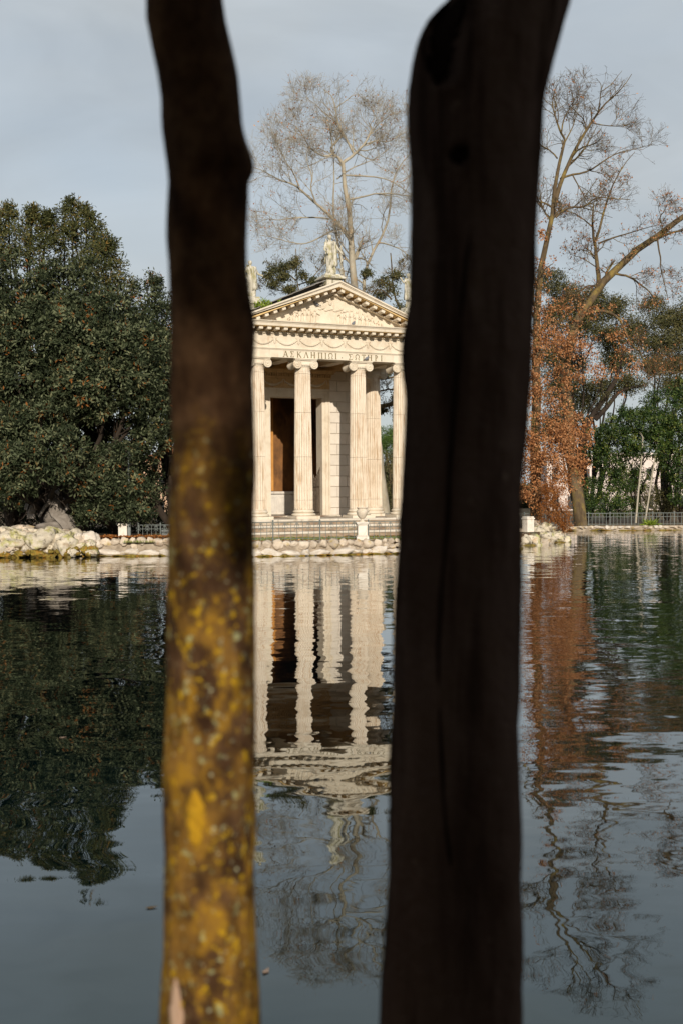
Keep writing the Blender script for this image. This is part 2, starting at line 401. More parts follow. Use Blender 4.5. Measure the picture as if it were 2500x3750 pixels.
# ------------------------------------------------------------------ mesh helpers
class MB:
    def __init__(self):
        self.v, self.f = [], []
    def add(self, vs, fs):
        o = len(self.v)
        self.v += [tuple(v) for v in vs]
        self.f += [tuple(i + o for i in f) for f in fs]
        return self
    def box(self, x0, x1, y0, y1, z0, z1):
        return self.add([(x0, y0, z0), (x1, y0, z0), (x1, y1, z0), (x0, y1, z0), (x0, y0, z1), (x1, y0, z1), (x1, y1, z1), (x0, y1, z1)],
                        [(0, 3, 2, 1), (4, 5, 6, 7), (0, 1, 5, 4), (1, 2, 6, 5), (2, 3, 7, 6), (3, 0, 4, 7)])
    def cbox(self, x0, x1, y0, y1, z0, z1, c):
        """box with chamfered edges on all sides (convex)"""
        bm = bmesh.new()
        bmesh.ops.create_cube(bm, size=1)
        for v in bm.verts:
            v.co = ((x0 + x1) / 2 + v.co.x * (x1 - x0), (y0 + y1) / 2 + v.co.y * (y1 - y0), (z0 + z1) / 2 + v.co.z * (z1 - z0))
        bmesh.ops.bevel(bm, geom=bm.edges[:], offset=c, segments=1, affect='EDGES')
        bm.verts.index_update()
        self.add([v.co[:] for v in bm.verts], [[v.index for v in f.verts] for f in bm.faces])
        bm.free()
        return self
    def lathe(self, prof, n=32, origin=(0, 0, 0), axis='z', cap=True):
        vs, fs = [], []
        for (r, h) in prof:
            for k in range(n):
                a = 2 * pi * k / n
                x, y = r * math.cos(a), r * math.sin(a)
                p = (x, y, h) if axis == 'z' else (x, h, y) if axis == 'y' else (h, x, y)
                vs.append((p[0] + origin[0], p[1] + origin[1], p[2] + origin[2]))
        for i in range(len(prof) - 1):
            for k in range(n):
                a, b = i * n + k, i * n + (k + 1) % n
                fs.append((a, b, b + n, a + n))
        if cap:
            fs.append(tuple(range(n))[::-1])
            fs.append(tuple(range((len(prof) - 1) * n, len(prof) * n)))
        return self.add(vs, fs)
    def tube(self, pts, rad, n=6):
        pts = np.asarray(pts, float)[None]
        rad = np.broadcast_to(np.asarray(rad, float), pts.shape[1:2])[None]
        v, f = tubes(pts, rad, n)
        o = len(self.v)
        self.v += [tuple(x) for x in v]
        self.f += [tuple(int(i) + o for i in q) for q in f]
        return self
    def ring_extrude(self, prof, rect):
        """closed profile (offset, z) swept round a rectangle with mitred corners"""
        x0, x1, y0, y1 = rect
        vs, fs, m = [], [], len(prof)
        for (sx, sy) in ((-1, -1), (1, -1), (1, 1), (-1, 1)):
            for (o, z) in prof:
                vs.append(((x0 - o) if sx < 0 else (x1 + o), (y0 - o) if sy < 0 else (y1 + o), z))
        for c in range(4):
            d = (c + 1) % 4
            for i in range(m):
                j = (i + 1) % m
                fs.append((c * m + i, d * m + i, d * m + j, c * m + j))
        return self.add(vs, fs)
    def prism(self, poly, y0, y1):
        """polygon in x,z extruded along y"""
        n = len(poly)
        vs = [(x, y0, z) for x, z in poly] + [(x, y1, z) for x, z in poly]
        fs = [tuple(range(n)), tuple(range(n, 2 * n))[::-1]] + [(i, i + n, (i + 1) % n + n, (i + 1) % n) for i in range(n)]
        return self.add(vs, fs)
    def blob(self, c, r, seg=10, rings=7, rot=None):
        vs, fs = [], []
        vs.append((0, 0, -1))
        for i in range(1, rings):
            t = pi * i / rings - pi / 2
            for k in range(seg):
                a = 2 * pi * k / seg
                vs.append((math.cos(t) * math.cos(a), math.cos(t) * math.sin(a), math.sin(t)))
        vs.append((0, 0, 1))
        for k in range(seg):
            fs.append((0, 1 + (k + 1) % seg, 1 + k))
        for i in range(rings - 2):
            for k in range(seg):
                a, b = 1 + i * seg + k, 1 + i * seg + (k + 1) % seg
                fs.append((a, b, b + seg, a + seg))
        top, o = len(vs) - 1, 1 + (rings - 2) * seg
        for k in range(seg):
            fs.append((o + k, o + (k + 1) % seg, top))
        r = (r, r, r) if not hasattr(r, '__len__') else r
        out = []
        for v in vs:
            p = Vector((v[0] * r[0], v[1] * r[1], v[2] * r[2]))
            if rot is not None:
                p = rot @ p
            out.append((p.x + c[0], p.y + c[1], p.z + c[2]))
        return self.add(out, fs)
    def capsule(self, p0, r0, p1, r1, n=10):
        p0, p1 = Vector(p0), Vector(p1)
        ax = p1 - p0
        L = ax.length
        q = ax.to_track_quat('Z', 'Y').to_matrix()
        prof = []
        for i in range(5):
            t = -pi / 2 + pi / 2 * i / 4
            prof.append((max(r0 * math.cos(t), 1e-4), r0 * math.sin(t)))
        for i in range(5):
            t = pi / 2 * i / 4
            prof.append((max(r1 * math.cos(t), 1e-4), L + r1 * math.sin(t)))
        vs, fs = [], []
        for (r, h) in prof:
            for k in range(n):
                a = 2 * pi * k / n
                p = q @ Vector((r * math.cos(a), r * math.sin(a), h)) + p0
                vs.append(p[:])
        for i in range(len(prof) - 1):
            for k in range(n):
                a, b = i * n + k, i * n + (k + 1) % n
                fs.append((a, b, b + n, a + n))
        fs.append(tuple(range(n))[::-1])
        fs.append(tuple(range((len(prof) - 1) * n, len(prof) * n)))
        return self.add(vs, fs)
    def mesh(self, name):
        me = bpy.data.meshes.new(name)
        me.from_pydata(self.v, [], self.f)
        me.update()
        return me

def tubes(pts, rad, n=4):
    """batch of tubes: pts (M,Pn,3), rad (M,Pn) -> verts, quads"""
    Mn, Pn, _ = pts.shape
    tan = np.gradient(pts, axis=1)
    tan /= np.linalg.norm(tan, axis=2, keepdims=True) + 1e-9
    ref = np.where(np.abs(tan[:, :1, 2:3]) > .8, np.array([[[1., .13, 0]]]), np.array([[[.05, .1, 1.]]]))
    ref = np.broadcast_to(ref, tan.shape)
    a = np.cross(tan, ref)
    a /= np.linalg.norm(a, axis=2, keepdims=True) + 1e-9
    b = np.cross(tan, a)
    ang = np.arange(n) * 2 * pi / n
    v = pts[:, :, None, :] + rad[:, :, None, None] * (a[:, :, None, :] * np.cos(ang)[None, None, :, None] + b[:, :, None, :] * np.sin(ang)[None, None, :, None])
    idx = np.arange(Mn * Pn * n).reshape(Mn, Pn, n)
    nx = np.roll(idx, -1, axis=2)
    q = np.stack([idx[:, :-1], nx[:, :-1], nx[:, 1:], idx[:, 1:]], axis=-1).reshape(-1, 4)
    return v.reshape(-1, 3), q

def np_mesh(name, v, f, smooth=False, tint=None):
    """fast mesh from arrays: f (F,k) all the same size"""
    me = bpy.data.meshes.new(name)
    v = np.ascontiguousarray(v, np.float32)
    f = np.ascontiguousarray(f, np.int32)
    me.vertices.add(len(v))
    me.vertices.foreach_set('co', v.ravel())
    k = f.shape[1]
    me.loops.add(f.size)
    me.loops.foreach_set('vertex_index', f.ravel())
    me.polygons.add(len(f))
    me.polygons.foreach_set('loop_start', np.arange(0, f.size, k, dtype=np.int32))
    if smooth:
        me.polygons.foreach_set('use_smooth', np.ones(len(f), bool))
    if tint is not None:
        at = me.attributes.new('tint', 'FLOAT', 'POINT')
        at.data.foreach_set('value', np.ascontiguousarray(tint, np.float32))
    me.update(calc_edges=True)
    return me

def obj(name, mb, mat, parent=None, smooth=False, loc=None):
    me = mb if isinstance(mb, bpy.types.Mesh) else mb.mesh(name)
    o = bpy.data.objects.new(name, me)
    COL.objects.link(o)
    if mat is not None and not me.materials:
        me.materials.append(M[mat])
    if smooth:
        me.polygons.foreach_set('use_smooth', np.ones(len(me.polygons), bool))
    if parent is not None:
        o.parent = parent
    if loc is not None:
        o.location = loc
    return o

def empty(name, loc=(0, 0, 0), rz=0.0, parent=None):
    o = bpy.data.objects.new(name, None)
    COL.objects.link(o)
    o.location = loc
    o.rotation_euler = (0, 0, rz)
    o.empty_display_size = .2
    if parent is not None:
        o.parent = parent
    return o

def tag(o, label=None, cat=None, group=None, kind=None):
    if label: o['label'] = label
    if cat: o['category'] = cat
    if group: o['group'] = group
    if kind: o['kind'] = kind
    return o

def smooth_angle(o, deg=40):
    """smooth shading with sharp edges kept"""
    me = o.data
    me.polygons.foreach_set('use_smooth', np.ones(len(me.polygons), bool))
    try:
        me.set_sharp_from_angle(angle=R(deg))
    except Exception:
        pass
    return o

def lump(p, s=1.0):
    """cheap smooth pseudo-noise in -1..1, vectorised over (N,3)"""
    x, y, z = p[:, 0] * s, p[:, 1] * s, p[:, 2] * s
    return (np.sin(1.7 * x + 2.3 * y + .6) * np.cos(1.9 * z - 1.1 * x + 1.3) + .6 * np.sin(3.9 * y - 3.1 * z + 2.1 * x)
            + .4 * np.cos(6.1 * x - 5.3 * y + 4.7 * z)) / 2.0

# ------------------------------------------------------------------ the setting: water, ground
w = MB()
w.add([(-900, 2.2, 0), (900, 2.2, 0), (900, 70, 0), (-900, 70, 0)], [(0, 1, 2, 3)])
tag(obj('water', w, 'water'), kind='structure')

def ground_sheet(name, pts, z, mat, skirt=-.6):
    """flat polygon at height z with a skirt down under the water"""
    n = len(pts)
    mb = MB()
    vs = [(p[0], p[1], z) for p in pts] + [(p[0], p[1], skirt) for p in pts]
    mb.add(vs, [tuple(range(n))] + [(i, i + n, (i + 1) % n + n, (i + 1) % n) for i in range(n)])
    return tag(obj(name, mb, mat), kind='structure')

SHORE_PX = [(-700, 2046), (-300, 2043), (0, 2040), (150, 2040), (300, 2038), (460, 2037), (620, 2036), (780, 2038), (930, 2039), (1080, 2037), (1200, 2034),
            (1320, 2031), (1440, 2028), (1600, 2023), (1760, 2016), (1900, 2010), (1980, 2002), (2085, 1985)]
SHORE = [PZ(px, py, 0.0) for px, py in SHORE_PX]
isl = [(p.x - (.5 if k_ == len(SHORE) - 1 else 0), p.y + (.28 if k_ < len(SHORE) - 4 else 1.5)) for k_, p in enumerate(SHORE)] + [(8.3, 43.5), (7.6, 48.5), (4, 50.6), (-60, 50.6), (-60, 33)]
ISL_Z = .40
island = ground_sheet('island_ground', isl, ISL_Z, 'soil')
FAR_Y = 52.6
ground_sheet('far_ground', [(-2500, FAR_Y + .2), (2500, FAR_Y + .2), (2500, 4000), (-2500, 4000)], .22, 'soil')
ground_sheet('near_bank', [(-300, 2.65), (-300, -400), (300, -400), (300, 2.65)][::-1], .25, 'soil')
# strip of lawn between the steps and the railing
lawn = MB()
lw = [PZ(640, 1990, ISL_Z), PZ(1480, 1978, ISL_Z)]
lawn.add([(-6.5, 34.0, ISL_Z + .006), (1.9, 34.6, ISL_Z + .006), (3.6, 38.0, ISL_Z + .006), (-5.6, 36.2, ISL_Z + .006)], [(0, 1, 2, 3)])
tag(obj('lawn', lawn, 'turf'), kind='structure')

# ------------------------------------------------------------------ TEMPLE
TH = R(24.5)
TO = Vector((-.336, 38.62, .98))
temple = empty('temple', TO, TH)
tag(temple, 'cream stone temple front with four ionic columns and sculpted pediment on the island', 'temple')
U = Vector((math.cos(TH), math.sin(TH), 0))
V = Vector((-math.sin(TH), math.cos(TH), 0))
def TW(u, v, w_):
    return TO + U * u + V * v + Vector((0, 0, w_))

# steps: core + front slabs
for k in range(3):
    e, z1, z0 = .30 * k, -.195 * k, -.195 * (k + 1) - (.25 if k == 2 else 0)
    mb = MB().box(-3.10 - e, 3.10 + e, -.15 - e, 9.3 + e, z0 + .002, z1 - (.004 if k == 0 else .003))
    st = obj('step', mb, 'step', temple)
    x = -3.15 - e
    random.seed(40 + k)
    while x < 3.15 + e - .05:
        L = min(random.uniform(.8, 1.35), 3.15 + e - x)
        if 3.15 + e - x - L < .4:
            L = 3.15 + e - x
        s = MB().cbox(x + .004, x + L - .004, -.48 - e, -.15 - e - .002, z1 - .075, z1 + random.uniform(-.004, .004), .014)
        obj('tread_slab', s, 'tread', st)
        s = MB().cbox(x + .002, x + L - .002, -.452 - e, -.15 - e - .002, max(z0, -.195 * (k + 1)) + .003, z1 - .077, .006)
        obj('riser', s, 'riser', st)
        x += L
# column meshes
def fluted(z0, z1, nf=24, per=6):
    mb = MB()
    zs = [z0 + .003, z0 + .012] + list(np.linspace(z0, z1, 5)[1:-1]) + [z1 - .012, z1 - .003]
    n = nf * per
    vs, fs = [], []
    for i, z in enumerate(zs):
        t = (z - .30) / 4.7
        r = .312 - .058 * (t ** 1.35)
        if i in (0, len(zs) - 1):
            r -= .007
        for k in range(n):
            fr = (k % per) / per
            d = 0 if fr < .12 else math.sin(pi * (fr - .12) / .88) ** .8
            if z > 4.86 or z < .36:
                d = 0
            rr = r * (1 - .085 * d)
            a = 2 * pi * k / n
            vs.append((rr * math.cos(a), rr * math.sin(a), z))
    for i in range(len(zs) - 1):
        for k in range(n):
            a, b = i * n + k, i * n + (k + 1) % n
            fs.append((a, b, b + n, a + n))
    fs.append(tuple(range(n))[::-1])
    fs.append(tuple(range((len(zs) - 1) * n, len(zs) * n)))
    mb.add(vs, fs)
    return mb.mesh('drum')
drums = [fluted(a, b) for a, b in ((.30, .62), (.62, 2.05), (2.05, 3.52), (3.52, 4.80), (4.80, 5.0))]
plinth_me = MB().cbox(-.42, .42, -.42, .42, .0, .095, .008).mesh('plinth')
def torus_prof(r, z0, z1, n=7):
    zc, h = (z0 + z1) / 2, (z1 - z0) / 2
    return [(r - h + h * math.cos(t), zc + h * math.sin(t)) for t in np.linspace(-pi / 2, pi / 2, n)]
base_me = MB().lathe([(.30, .095)] + torus_prof(.405, .097, .18) + [(.335, .185), (.322, .2), (.335, .214)] + torus_prof(.365, .216, .27) + [(.325, .275), (.318, .302)], 40).mesh('base')
cap_mb = MB().lathe([(.25, 4.995), (.262, 5.0), (.268, 5.012), (.262, 5.024), (.268, 5.03), (.30, 5.07), (.318, 5.11), (.31, 5.14), (.2, 5.15)], 40)
for k in range(24):     # egg and dart
    a = 2 * pi * (k + .5) / 24
    cap_mb.blob((.308 * math.cos(a), .308 * math.sin(a), 5.085), (.026, .026, .036), 6, 5)
cap_mb.box(-.30, .30, -.275, .275, 5.125, 5.225)
capital_me = cap_mb.mesh('capital')
abacus_me = MB().cbox(-.39, .39, -.33, .33, 5.226, 5.262, .012).cbox(-.41, .41, -.35, .35, 5.264, 5.298, .01).mesh('abacus')
def volute_mesh():
    mb = MB()
    # bolster along y
    prof = [(.02, -.295), (.128, -.295), (.142, -.285), (.146, -.25), (.13, -.2), (.105, -.1), (.098, 0), (.105, .1), (.13, .2), (.146, .25), (.142, .285), (.128, .295), (.02, .295)]
    mb.lathe(prof, 28, (0, 0, 0), 'y')
    for side in (-1, 1):
        pts = []
        for i in range(46):
            t = i / 45
            a = pi / 2 - side * 0 - t * 2 * pi * 2.3
            r = .136 * (1 - t) ** .9 + .022
            pts.append((r * math.cos(a), side * .302, r * math.sin(a)))
        mb.tube(pts, .0145, 6)
        mb.blob((0, side * .305, 0), (.026, .018, .026), 10, 6)
    return mb.mesh('volute')
vol_me = volute_mesh()
def column(u, v, parent):
    c = empty('column', (u, v, 0), 0, parent)
    obj('plinth', plinth_me, 'marble', c)
    smooth_angle(obj('base', base_me, 'marble', c), 50)
    for d in drums:
        smooth_angle(obj('drum', d, 'shaft', c), 24)
    smooth_angle(obj('capital', capital_me, 'marble', c), 45)
    obj('abacus', abacus_me, 'marble', c)
    for s in (-1, 1):
        vo = obj('volute', vol_me, 'marble', c, loc=(s * .305, 0, 5.10))
        if s > 0:
            vo.rotation_euler = (0, 0, pi)
        smooth_angle(vo, 40)
    return c
for u in (-2.65, -1.01, 1.01, 2.65):
    column(u, 0, temple)
for u in (-2.65, 2.65):
    column(u, 2.2, temple)

# entablature
RECT = (-2.92, 2.92, -.27, 9.0)
mb = MB().ring_extrude([(-.55, 5.30), (0, 5.30), (0, 5.545), (.018, 5.548), (.022, 5.565), (.045, 5.58), (.05, 5.60), (-.55, 5.60)], RECT)
architrave = obj('architrave', mb, 'marble', temple)
mb = MB().ring_extrude([(-.55, 5.602), (0, 5.602), (0, 6.055), (-.55, 6.055)], RECT)
frieze = obj('frieze', mb, 'marble', temple)
mb = MB().ring_extrude([(-.5, 6.247), (.495, 6.247), (.50, 6.255), (.51, 6.335), (.53, 6.34), (.535, 6.36), (.575, 6.385), (.58, 6.41), (-.5, 6.41)], RECT)
cornice = obj('cornice', mb, 'marble', temple)
mb = MB().ring_extrude([(-.5, 6.10), (.09, 6.125), (.11, 6.13), (.11, 6.235), (.485, 6.236), (.485, 6.245), (-.5, 6.245)], RECT)
obj('soffit', mb, 'golden_bounce', cornice)
mb = MB().ring_extrude([(-.5, 6.057), (.03, 6.057), (.035, 6.08), (.07, 6.095), (.088, 6.123), (-.5, 6.098)], RECT)
obj('bed_moulding', mb, 'marble', cornice)
mod_me = MB().cbox(-.068, .068, -.30, .02, -.095, 0, .01).mesh('modillion')
n_mod = 22
for i in range(n_mod):
    u = -3.0 + 6.0 * (i + .0) / (n_mod - 1)
    obj('modillion', mod_me, 'marble', cornice, loc=(u, -.40, 6.234))
for i in range(30):
    for s in (-1, 1):
        o = obj('modillion', mod_me, 'marble', cornice, loc=(s * 3.05, .0 + i * .30, 6.234))
        o.rotation_euler = (0, 0, s * pi / 2)
# small bead row below the corona
bead_me = MB().cbox(-.028, .028, -.03, .02, -.03, 0, .006).mesh('dentil')
for i in range(66):
    obj('dentil', bead_me, 'marble', cornice, loc=(-2.93 + 5.86 * i / 65, -.312, 6.094))

# pediment
SL, UE, W0 = .392, 3.5, 6.41
def wtop(u, off=0):
    return W0 + .065 + SL * (UE - abs(u)) - off
def rake(name, v0, v1, t0, t1, ue, parent, mat='marble'):
    """pair of sloping slabs: between offsets t0 and t1 under the top line"""
    mb = MB()
    for s in (-1, 1):
        poly = [(s * ue, max(wtop(ue, t1), W0 + .002)), (0, wtop(0, t1)), (0, wtop(0, t0)), (s * ue, wtop(ue, t0))]
        mb.prism(poly if s < 0 else poly[::-1], v0, v1)
    return obj(name, mb, mat, parent)
raking = rake('raking_cornice', -.79, .2, .085, .20, 3.45, temple)
rake('sima', -.86, .2, 0, .052, 3.5, raking)
rake('moulding', -.82, .19, .054, .083, 3.47, raking)
rake('bed_moulding', -.37, .18, .318, .39, 3.0, raking)
rake('backing', -.33, .17, .212, .316, 3.2, raking, 'golden_bounce')
rake('soffit', -.77, .17, .201, .211, 3.3, raking, 'golden_bounce')
ang = math.atan(SL)
for s in (-1, 1):
    for i in range(10):
        u = s * (.17 + .296 * i)
        o = obj('modillion', mod_me, 'marble', raking, loc=(u, -.42, wtop(u, .214)))
        o.rotation_euler = (0, s * ang, 0)
tym = MB().prism([(-3.0, W0 + .003), (3.0, W0 + .003), (0, wtop(0, .36))], -.20, .1)
tympanum = obj('tympanum', tym, 'marble', temple)
tymb = MB().prism([(-3.3, W0 + .003), (3.3, W0 + .003), (0, wtop(0, .1))], 8.6, 8.9)
obj('rear_gable', tymb, 'marble', temple)
# relief figures in the tympanum
def relief_figure(h, lean, seed, arm=0):
    rr = random.Random(seed)
    mb = MB()
    f = .045
    mb.blob((lean * h, -f * .9, h * .92), (h * .075, f * .8, h * .09), 8, 6)
    mb.blob((lean * h * .7, -f * .7, h * .66), (h * .13, f, h * .2), 8, 6)
    mb.blob((lean * h * .3, -f * .6, h * .36), (h * .12, f * .9, h * .26), 8, 6)
    for s in (-1, 1):
        mb.capsule((lean * h * .2 + s * h * .05, -f * .4, h * .32), h * .06, (s * h * (.07 + rr.random() * .05), -f * .4, .015), h * .04, 7)
        a = rr.uniform(-.2, 1.0) if arm == 0 else arm
        mb.capsule((lean * h * .75 + s * h * .12, -f * .6, h * .78), h * .045, (lean * h * .6 + s * h * (.22 + .1 * rr.random()), -f * .9, h * (.5 + .25 * a)), h * .035, 7)
    return mb
figs = [(-1.62, .22, .9), (-1.40, .42, .3), (-1.19, .50, .1), (-1.0, .54, 0.), (-.83, .55, -.08), (-.66, .52, .12),
        (.33, .52, -.05), (.52, .58, .1), (.70, .60, -.1), (.88, .55, .05), (1.08, .50, .12), (1.25, .44, -.1), (1.42, .38, .2), (1.62, .26, .6), (1.85, .18, -.8)]
for i, (u, h, ln) in enumerate(figs):
    smooth_angle(obj('relief_figure', relief_figure(h, ln * .35, i), 'marble', tympanum, loc=(u, -.205, W0 + .02)), 60)
mb = MB()
mb.tube([(-.50 + .6 * t + .09 * math.sin(t * 14), -.225, 7.02 + .33 * t + .10 * math.cos(t * 14)) for t in np.linspace(0, 1, 40)], .03, 7)
smooth_angle(obj('serpent_relief', mb, 'marble', tympanum), 60)
mb = MB()
for i in range(9):
    mb.blob((-.45 + .11 * i, -.215, 6.98 + .035 * math.sin(i * 2.1)), (.085, .03, .05), 8, 5)
smooth_angle(obj('cloud_relief', mb, 'marble', tympanum), 60)

# frieze garlands
def garland():
    mb = MB()
    for i in range(23):
        t = -1 + 2 * i / 22
        r = .040 * (1 - .45 * t * t)
        jit = .012 * math.sin(i * 2.7)
        mb.blob((t * .34 + jit, -.012, .13 * t * t - .10), (r * 1.05, .038, r * 1.1), 7, 5)
    for s in (-1, 1):
        mb.tube([(s * .345, -.01, .05), (s * .40, -.015, .11), (s * .44, -.01, .09), (s * .43, -.01, .03), (s * .46, -.01, -.05)], .011, 5)
    return mb.mesh('garland')
gar_me = garland()
ox_me = MB().blob((0, 0, .02), (.05, .035, .075), 8, 6).capsule((0, -.01, 0), .034, (0, -.012, -.11), .02, 7).tube([(-.10, 0, .10), (-.06, -.015, .07), (0, -.02, .075), (.06, -.015, .07), (.10, 0, .10)], .012, 5).mesh('ox_skull')
for i in range(7):
    smooth_angle(obj('garland', gar_me, 'marble', frieze, loc=(-2.52 + .84 * i * 1.0, -.272, 5.83)), 60)
for i in range(8):
    smooth_angle(obj('ox_skull_relief', ox_me, 'marble', frieze, loc=(-2.94 + .84 * i + (.03 if i == 0 else -.03 if i == 7 else 0), -.272, 5.86)), 60)

# inscription
def letter_mesh(ch):
    mb = MB()
    t, tn = .026, .013
    h, D = .19, .012
    def bar(x0, z0, x1, z1, th):
        dx, dz = x1 - x0, z1 - z0
        L = math.hypot(dx, dz)
        nx, nz_ = -dz / L * th / 2, dx / L * th / 2
        mb.prism([(x0 + nx, z0 + nz_), (x0 - nx, z0 - nz_), (x1 - nx, z1 - nz_), (x1 + nx, z1 + nz_)], -D, 0)
    def serif(x, z):
        mb.box(x - .028, x + .028, -D - .001, 0, z - (.005 if z < .1 else .004), z + (.004 if z < .1 else .005))
    def stem(x):
        bar(x, 0, x, h, t)
        serif(x, .004)
        serif(x, h - .004)
    if ch == 'I': stem(0)
    elif ch == 'A' or ch == 'L':
        bar(-.068, 0, 0, h, tn); bar(.068, 0, 0, h, t); serif(-.068, .004); serif(.068, .004)
        if ch == 'A': bar(-.042, .062, .042, .062, tn)
    elif ch == 'S':
        bar(-.055, h - .008, .06, h - .008, tn); bar(-.055, .008, .062, .008, tn); bar(-.05, h - .01, .012, .098, t); bar(.012, .098, -.05, .01, tn)
        bar(.058, h - .03, .058, h, tn); bar(.06, 0, .06, .035, tn)
    elif ch == 'K':
        stem(-.05); bar(-.04, .085, .06, h, tn); bar(-.01, .11, .066, 0, t); serif(.06, .004); serif(.056, h - .004)
    elif ch == 'H':
        stem(-.055); stem(.055); bar(-.05, .098, .05, .098, tn)
    elif ch == 'P':
        stem(-.055); stem(.055); bar(-.08, h - .008, .08, h - .008, tn)
    elif ch == 'T':
        stem(0); bar(-.068, h - .008, .068, h - .008, tn); bar(-.064, h - .04, -.064, h, tn); bar(.064, h - .04, .064, h, tn)
    elif ch == 'R':
        stem(-.035)
        mb.tube([(-.03 + .06 * math.sin(a), -.006, .137 + .045 * math.cos(a)) for a in np.linspace(0, pi, 9)], .011, 5)
    elif ch == 'O':
        mb.tube([(.068 * math.sin(a), -.006, .108 + .075 * math.cos(a)) for a in np.linspace(-2.65, 2.65, 17)], .0115, 5)
        bar(-.078, .008, -.028, .008, tn); bar(.028, .008, .078, .008, tn); bar(-.076, .0, -.076, .03, tn); bar(.076, 0, .076, .03, tn)
    elif ch == '.':
        mb.prism([(-.02, .04), (.02, .04), (0, .078)], -D, 0)
    return mb.mesh('letter')
def u_at(px, v, wz=5.45):
    # photo x on the plane v of the temple -> u
    k = (px - 1250) / FPX
    A = TO + V * v
    return (k * A.y - A.x) / (U.x - k * U.y)
insc = empty('inscription', (0, -.2705, 5.325), 0, temple)
cache = {}
zx = [405, 465, 533, 600, 665, 735, 785, 833, 882, 940, 1018, 1085, 1145, 1203, 1268, 1315]
for ch, x in zip('ASKLHPIOI.SOTHRI', zx):
    if ch not in cache:
        cache[ch] = letter_mesh(ch)
    obj('letter', cache[ch], 'letter', insc, loc=(u_at(900 + (x) * 600 / 1568 - 4, -.27), 0, 0))

# portico ceiling with beams
mb = MB().box(-2.36, 2.36, .29, 3.03, 5.80, 5.95)
ceil_o = obj('portico_ceiling', mb, 'golden_bounce', temple)
obj('upper_wall', MB().box(-2.36, 2.36, 3.034, 3.5, 5.30, 5.95), 'ochre', temple)
for u in (-1.01, 1.01):
    obj('beam', MB().box(u - .2, u + .2, .285, 3.03, 5.42, 5.797), 'marble', ceil_o)

# cella: front wall (blocks on a recessed core), flanks, interior
WV = 3.05
cella = obj('cella_wall', MB().box(-2.72, -1.28, WV + .02, WV + .55, 0, 5.298).box(1.28, 2.72, WV + .02, WV + .55, 0, 5.298).box(-1.28, 1.28, WV + .02, WV + .55, 4.62, 5.298)
            .box(-2.72, -2.25, WV + .552, 9.0, 0, 5.298).box(2.25, 2.72, WV + .552, 9.0, 0, 5.298).box(-2.25, 2.25, 8.5, 9.0, 0, 5.298), 'joint', temple)
blk = {}
def block(u0, u1, w0, w1, v=WV, side=0):
    L = round(u1 - u0, 3)
    key = (L, round(w1 - w0, 3))
    if key not in blk:
        blk[key] = MB().cbox(-L / 2 + .005, L / 2 - .005, -.018, .03, -(key[1]) / 2 + .006, key[1] / 2 - .006, .012).mesh('block')
    o = obj('block', blk[key], 'wall_block', cella, loc=((u0 + u1) / 2, v, (w0 + w1) / 2) if side == 0 else (side * 2.74, (u0 + u1) / 2, (w0 + w1) / 2))
    if side:
        o.rotation_euler = (0, 0, side * pi / 2)
cw = [0, .31] + [.31 + .387 * k for k in range(1, 13)] + [5.29]
for k in range(len(cw) - 1):
    xs = [1.31, 1.98, 2.73] if k % 2 else [1.31, 1.60, 2.32, 2.73]
    for a, b in zip(xs, xs[1:]):
        block(a, b, cw[k], cw[k + 1])
        block(-b, -a, cw[k], cw[k + 1])
    ys = list(np.arange(WV + .03 + (0.36 if k % 2 else 0), 9.0, .72))
    if k % 2: ys = [WV + .03] + ys
    if 9.0 - ys[-1] > .1: ys.append(9.0)
    for a, b in zip(ys, ys[1:]):
        for s in (-1, 1):
            block(a, b, cw[k], cw[k + 1], side=s)
# anta pilasters at the wall ends are the corner blocks; door surround
ds = empty('door_surround', (0, WV, 0), 0, temple)
for s in (-1, 1):
    mb = MB().box(*sorted((s * 1.0, s * 1.12)), -.03, .5, 0, 4.30).box(*sorted((s * 1.122, s * 1.24)), -.055, .1, 0, 4.42).box(*sorted((s * 1.242, s * 1.30)), -.085, .1, 0, 4.54)
    obj('jamb', mb, 'marble', ds)
obj('lintel', MB().box(-1.12, 1.12, -.03, .5, 4.302, 4.42).box(-1.24, 1.24, -.055, .1, 4.422, 4.54).box(-1.30, 1.30, -.085, .1, 4.542, 4.62), 'marble', ds)
obj('door_frieze', MB().box(-1.30, 1.30, -.04, .1, 4.622, 4.98), 'ochre', ds)
for u in (-.9, -.1, .75):
    smooth_angle(obj('garland', gar_me, None, ds, loc=(u, -.045, 4.83)), 60)
mb = MB().lathe([(.16, -.07), (.15, -.085), (.12, -.085), (.105, -.07), (.05, -.085), (.01, -.09)], 24, (0, 0, 4.80), 'y')
obj('medallion', mb, 'ochre', ds)
obj('door_cornice', MB().box(-1.34, 1.34, -.09, .1, 4.982, 5.03).box(-1.42, 1.42, -.20, .1, 5.16, 5.22).box(-1.46, 1.46, -.25, .1, 5.222, 5.29).box(-1.34, 1.34, -.06, .1, 5.032, 5.158), 'ochre', ds)
den_me = MB().cbox(-.026, .026, -.07, .02, -.055, .055, .004).mesh('dentil')
for i in range(29):
    obj('dentil', den_me, 'ochre', ds, loc=(-1.31 + 2.62 * i / 28, -.07, 5.095))
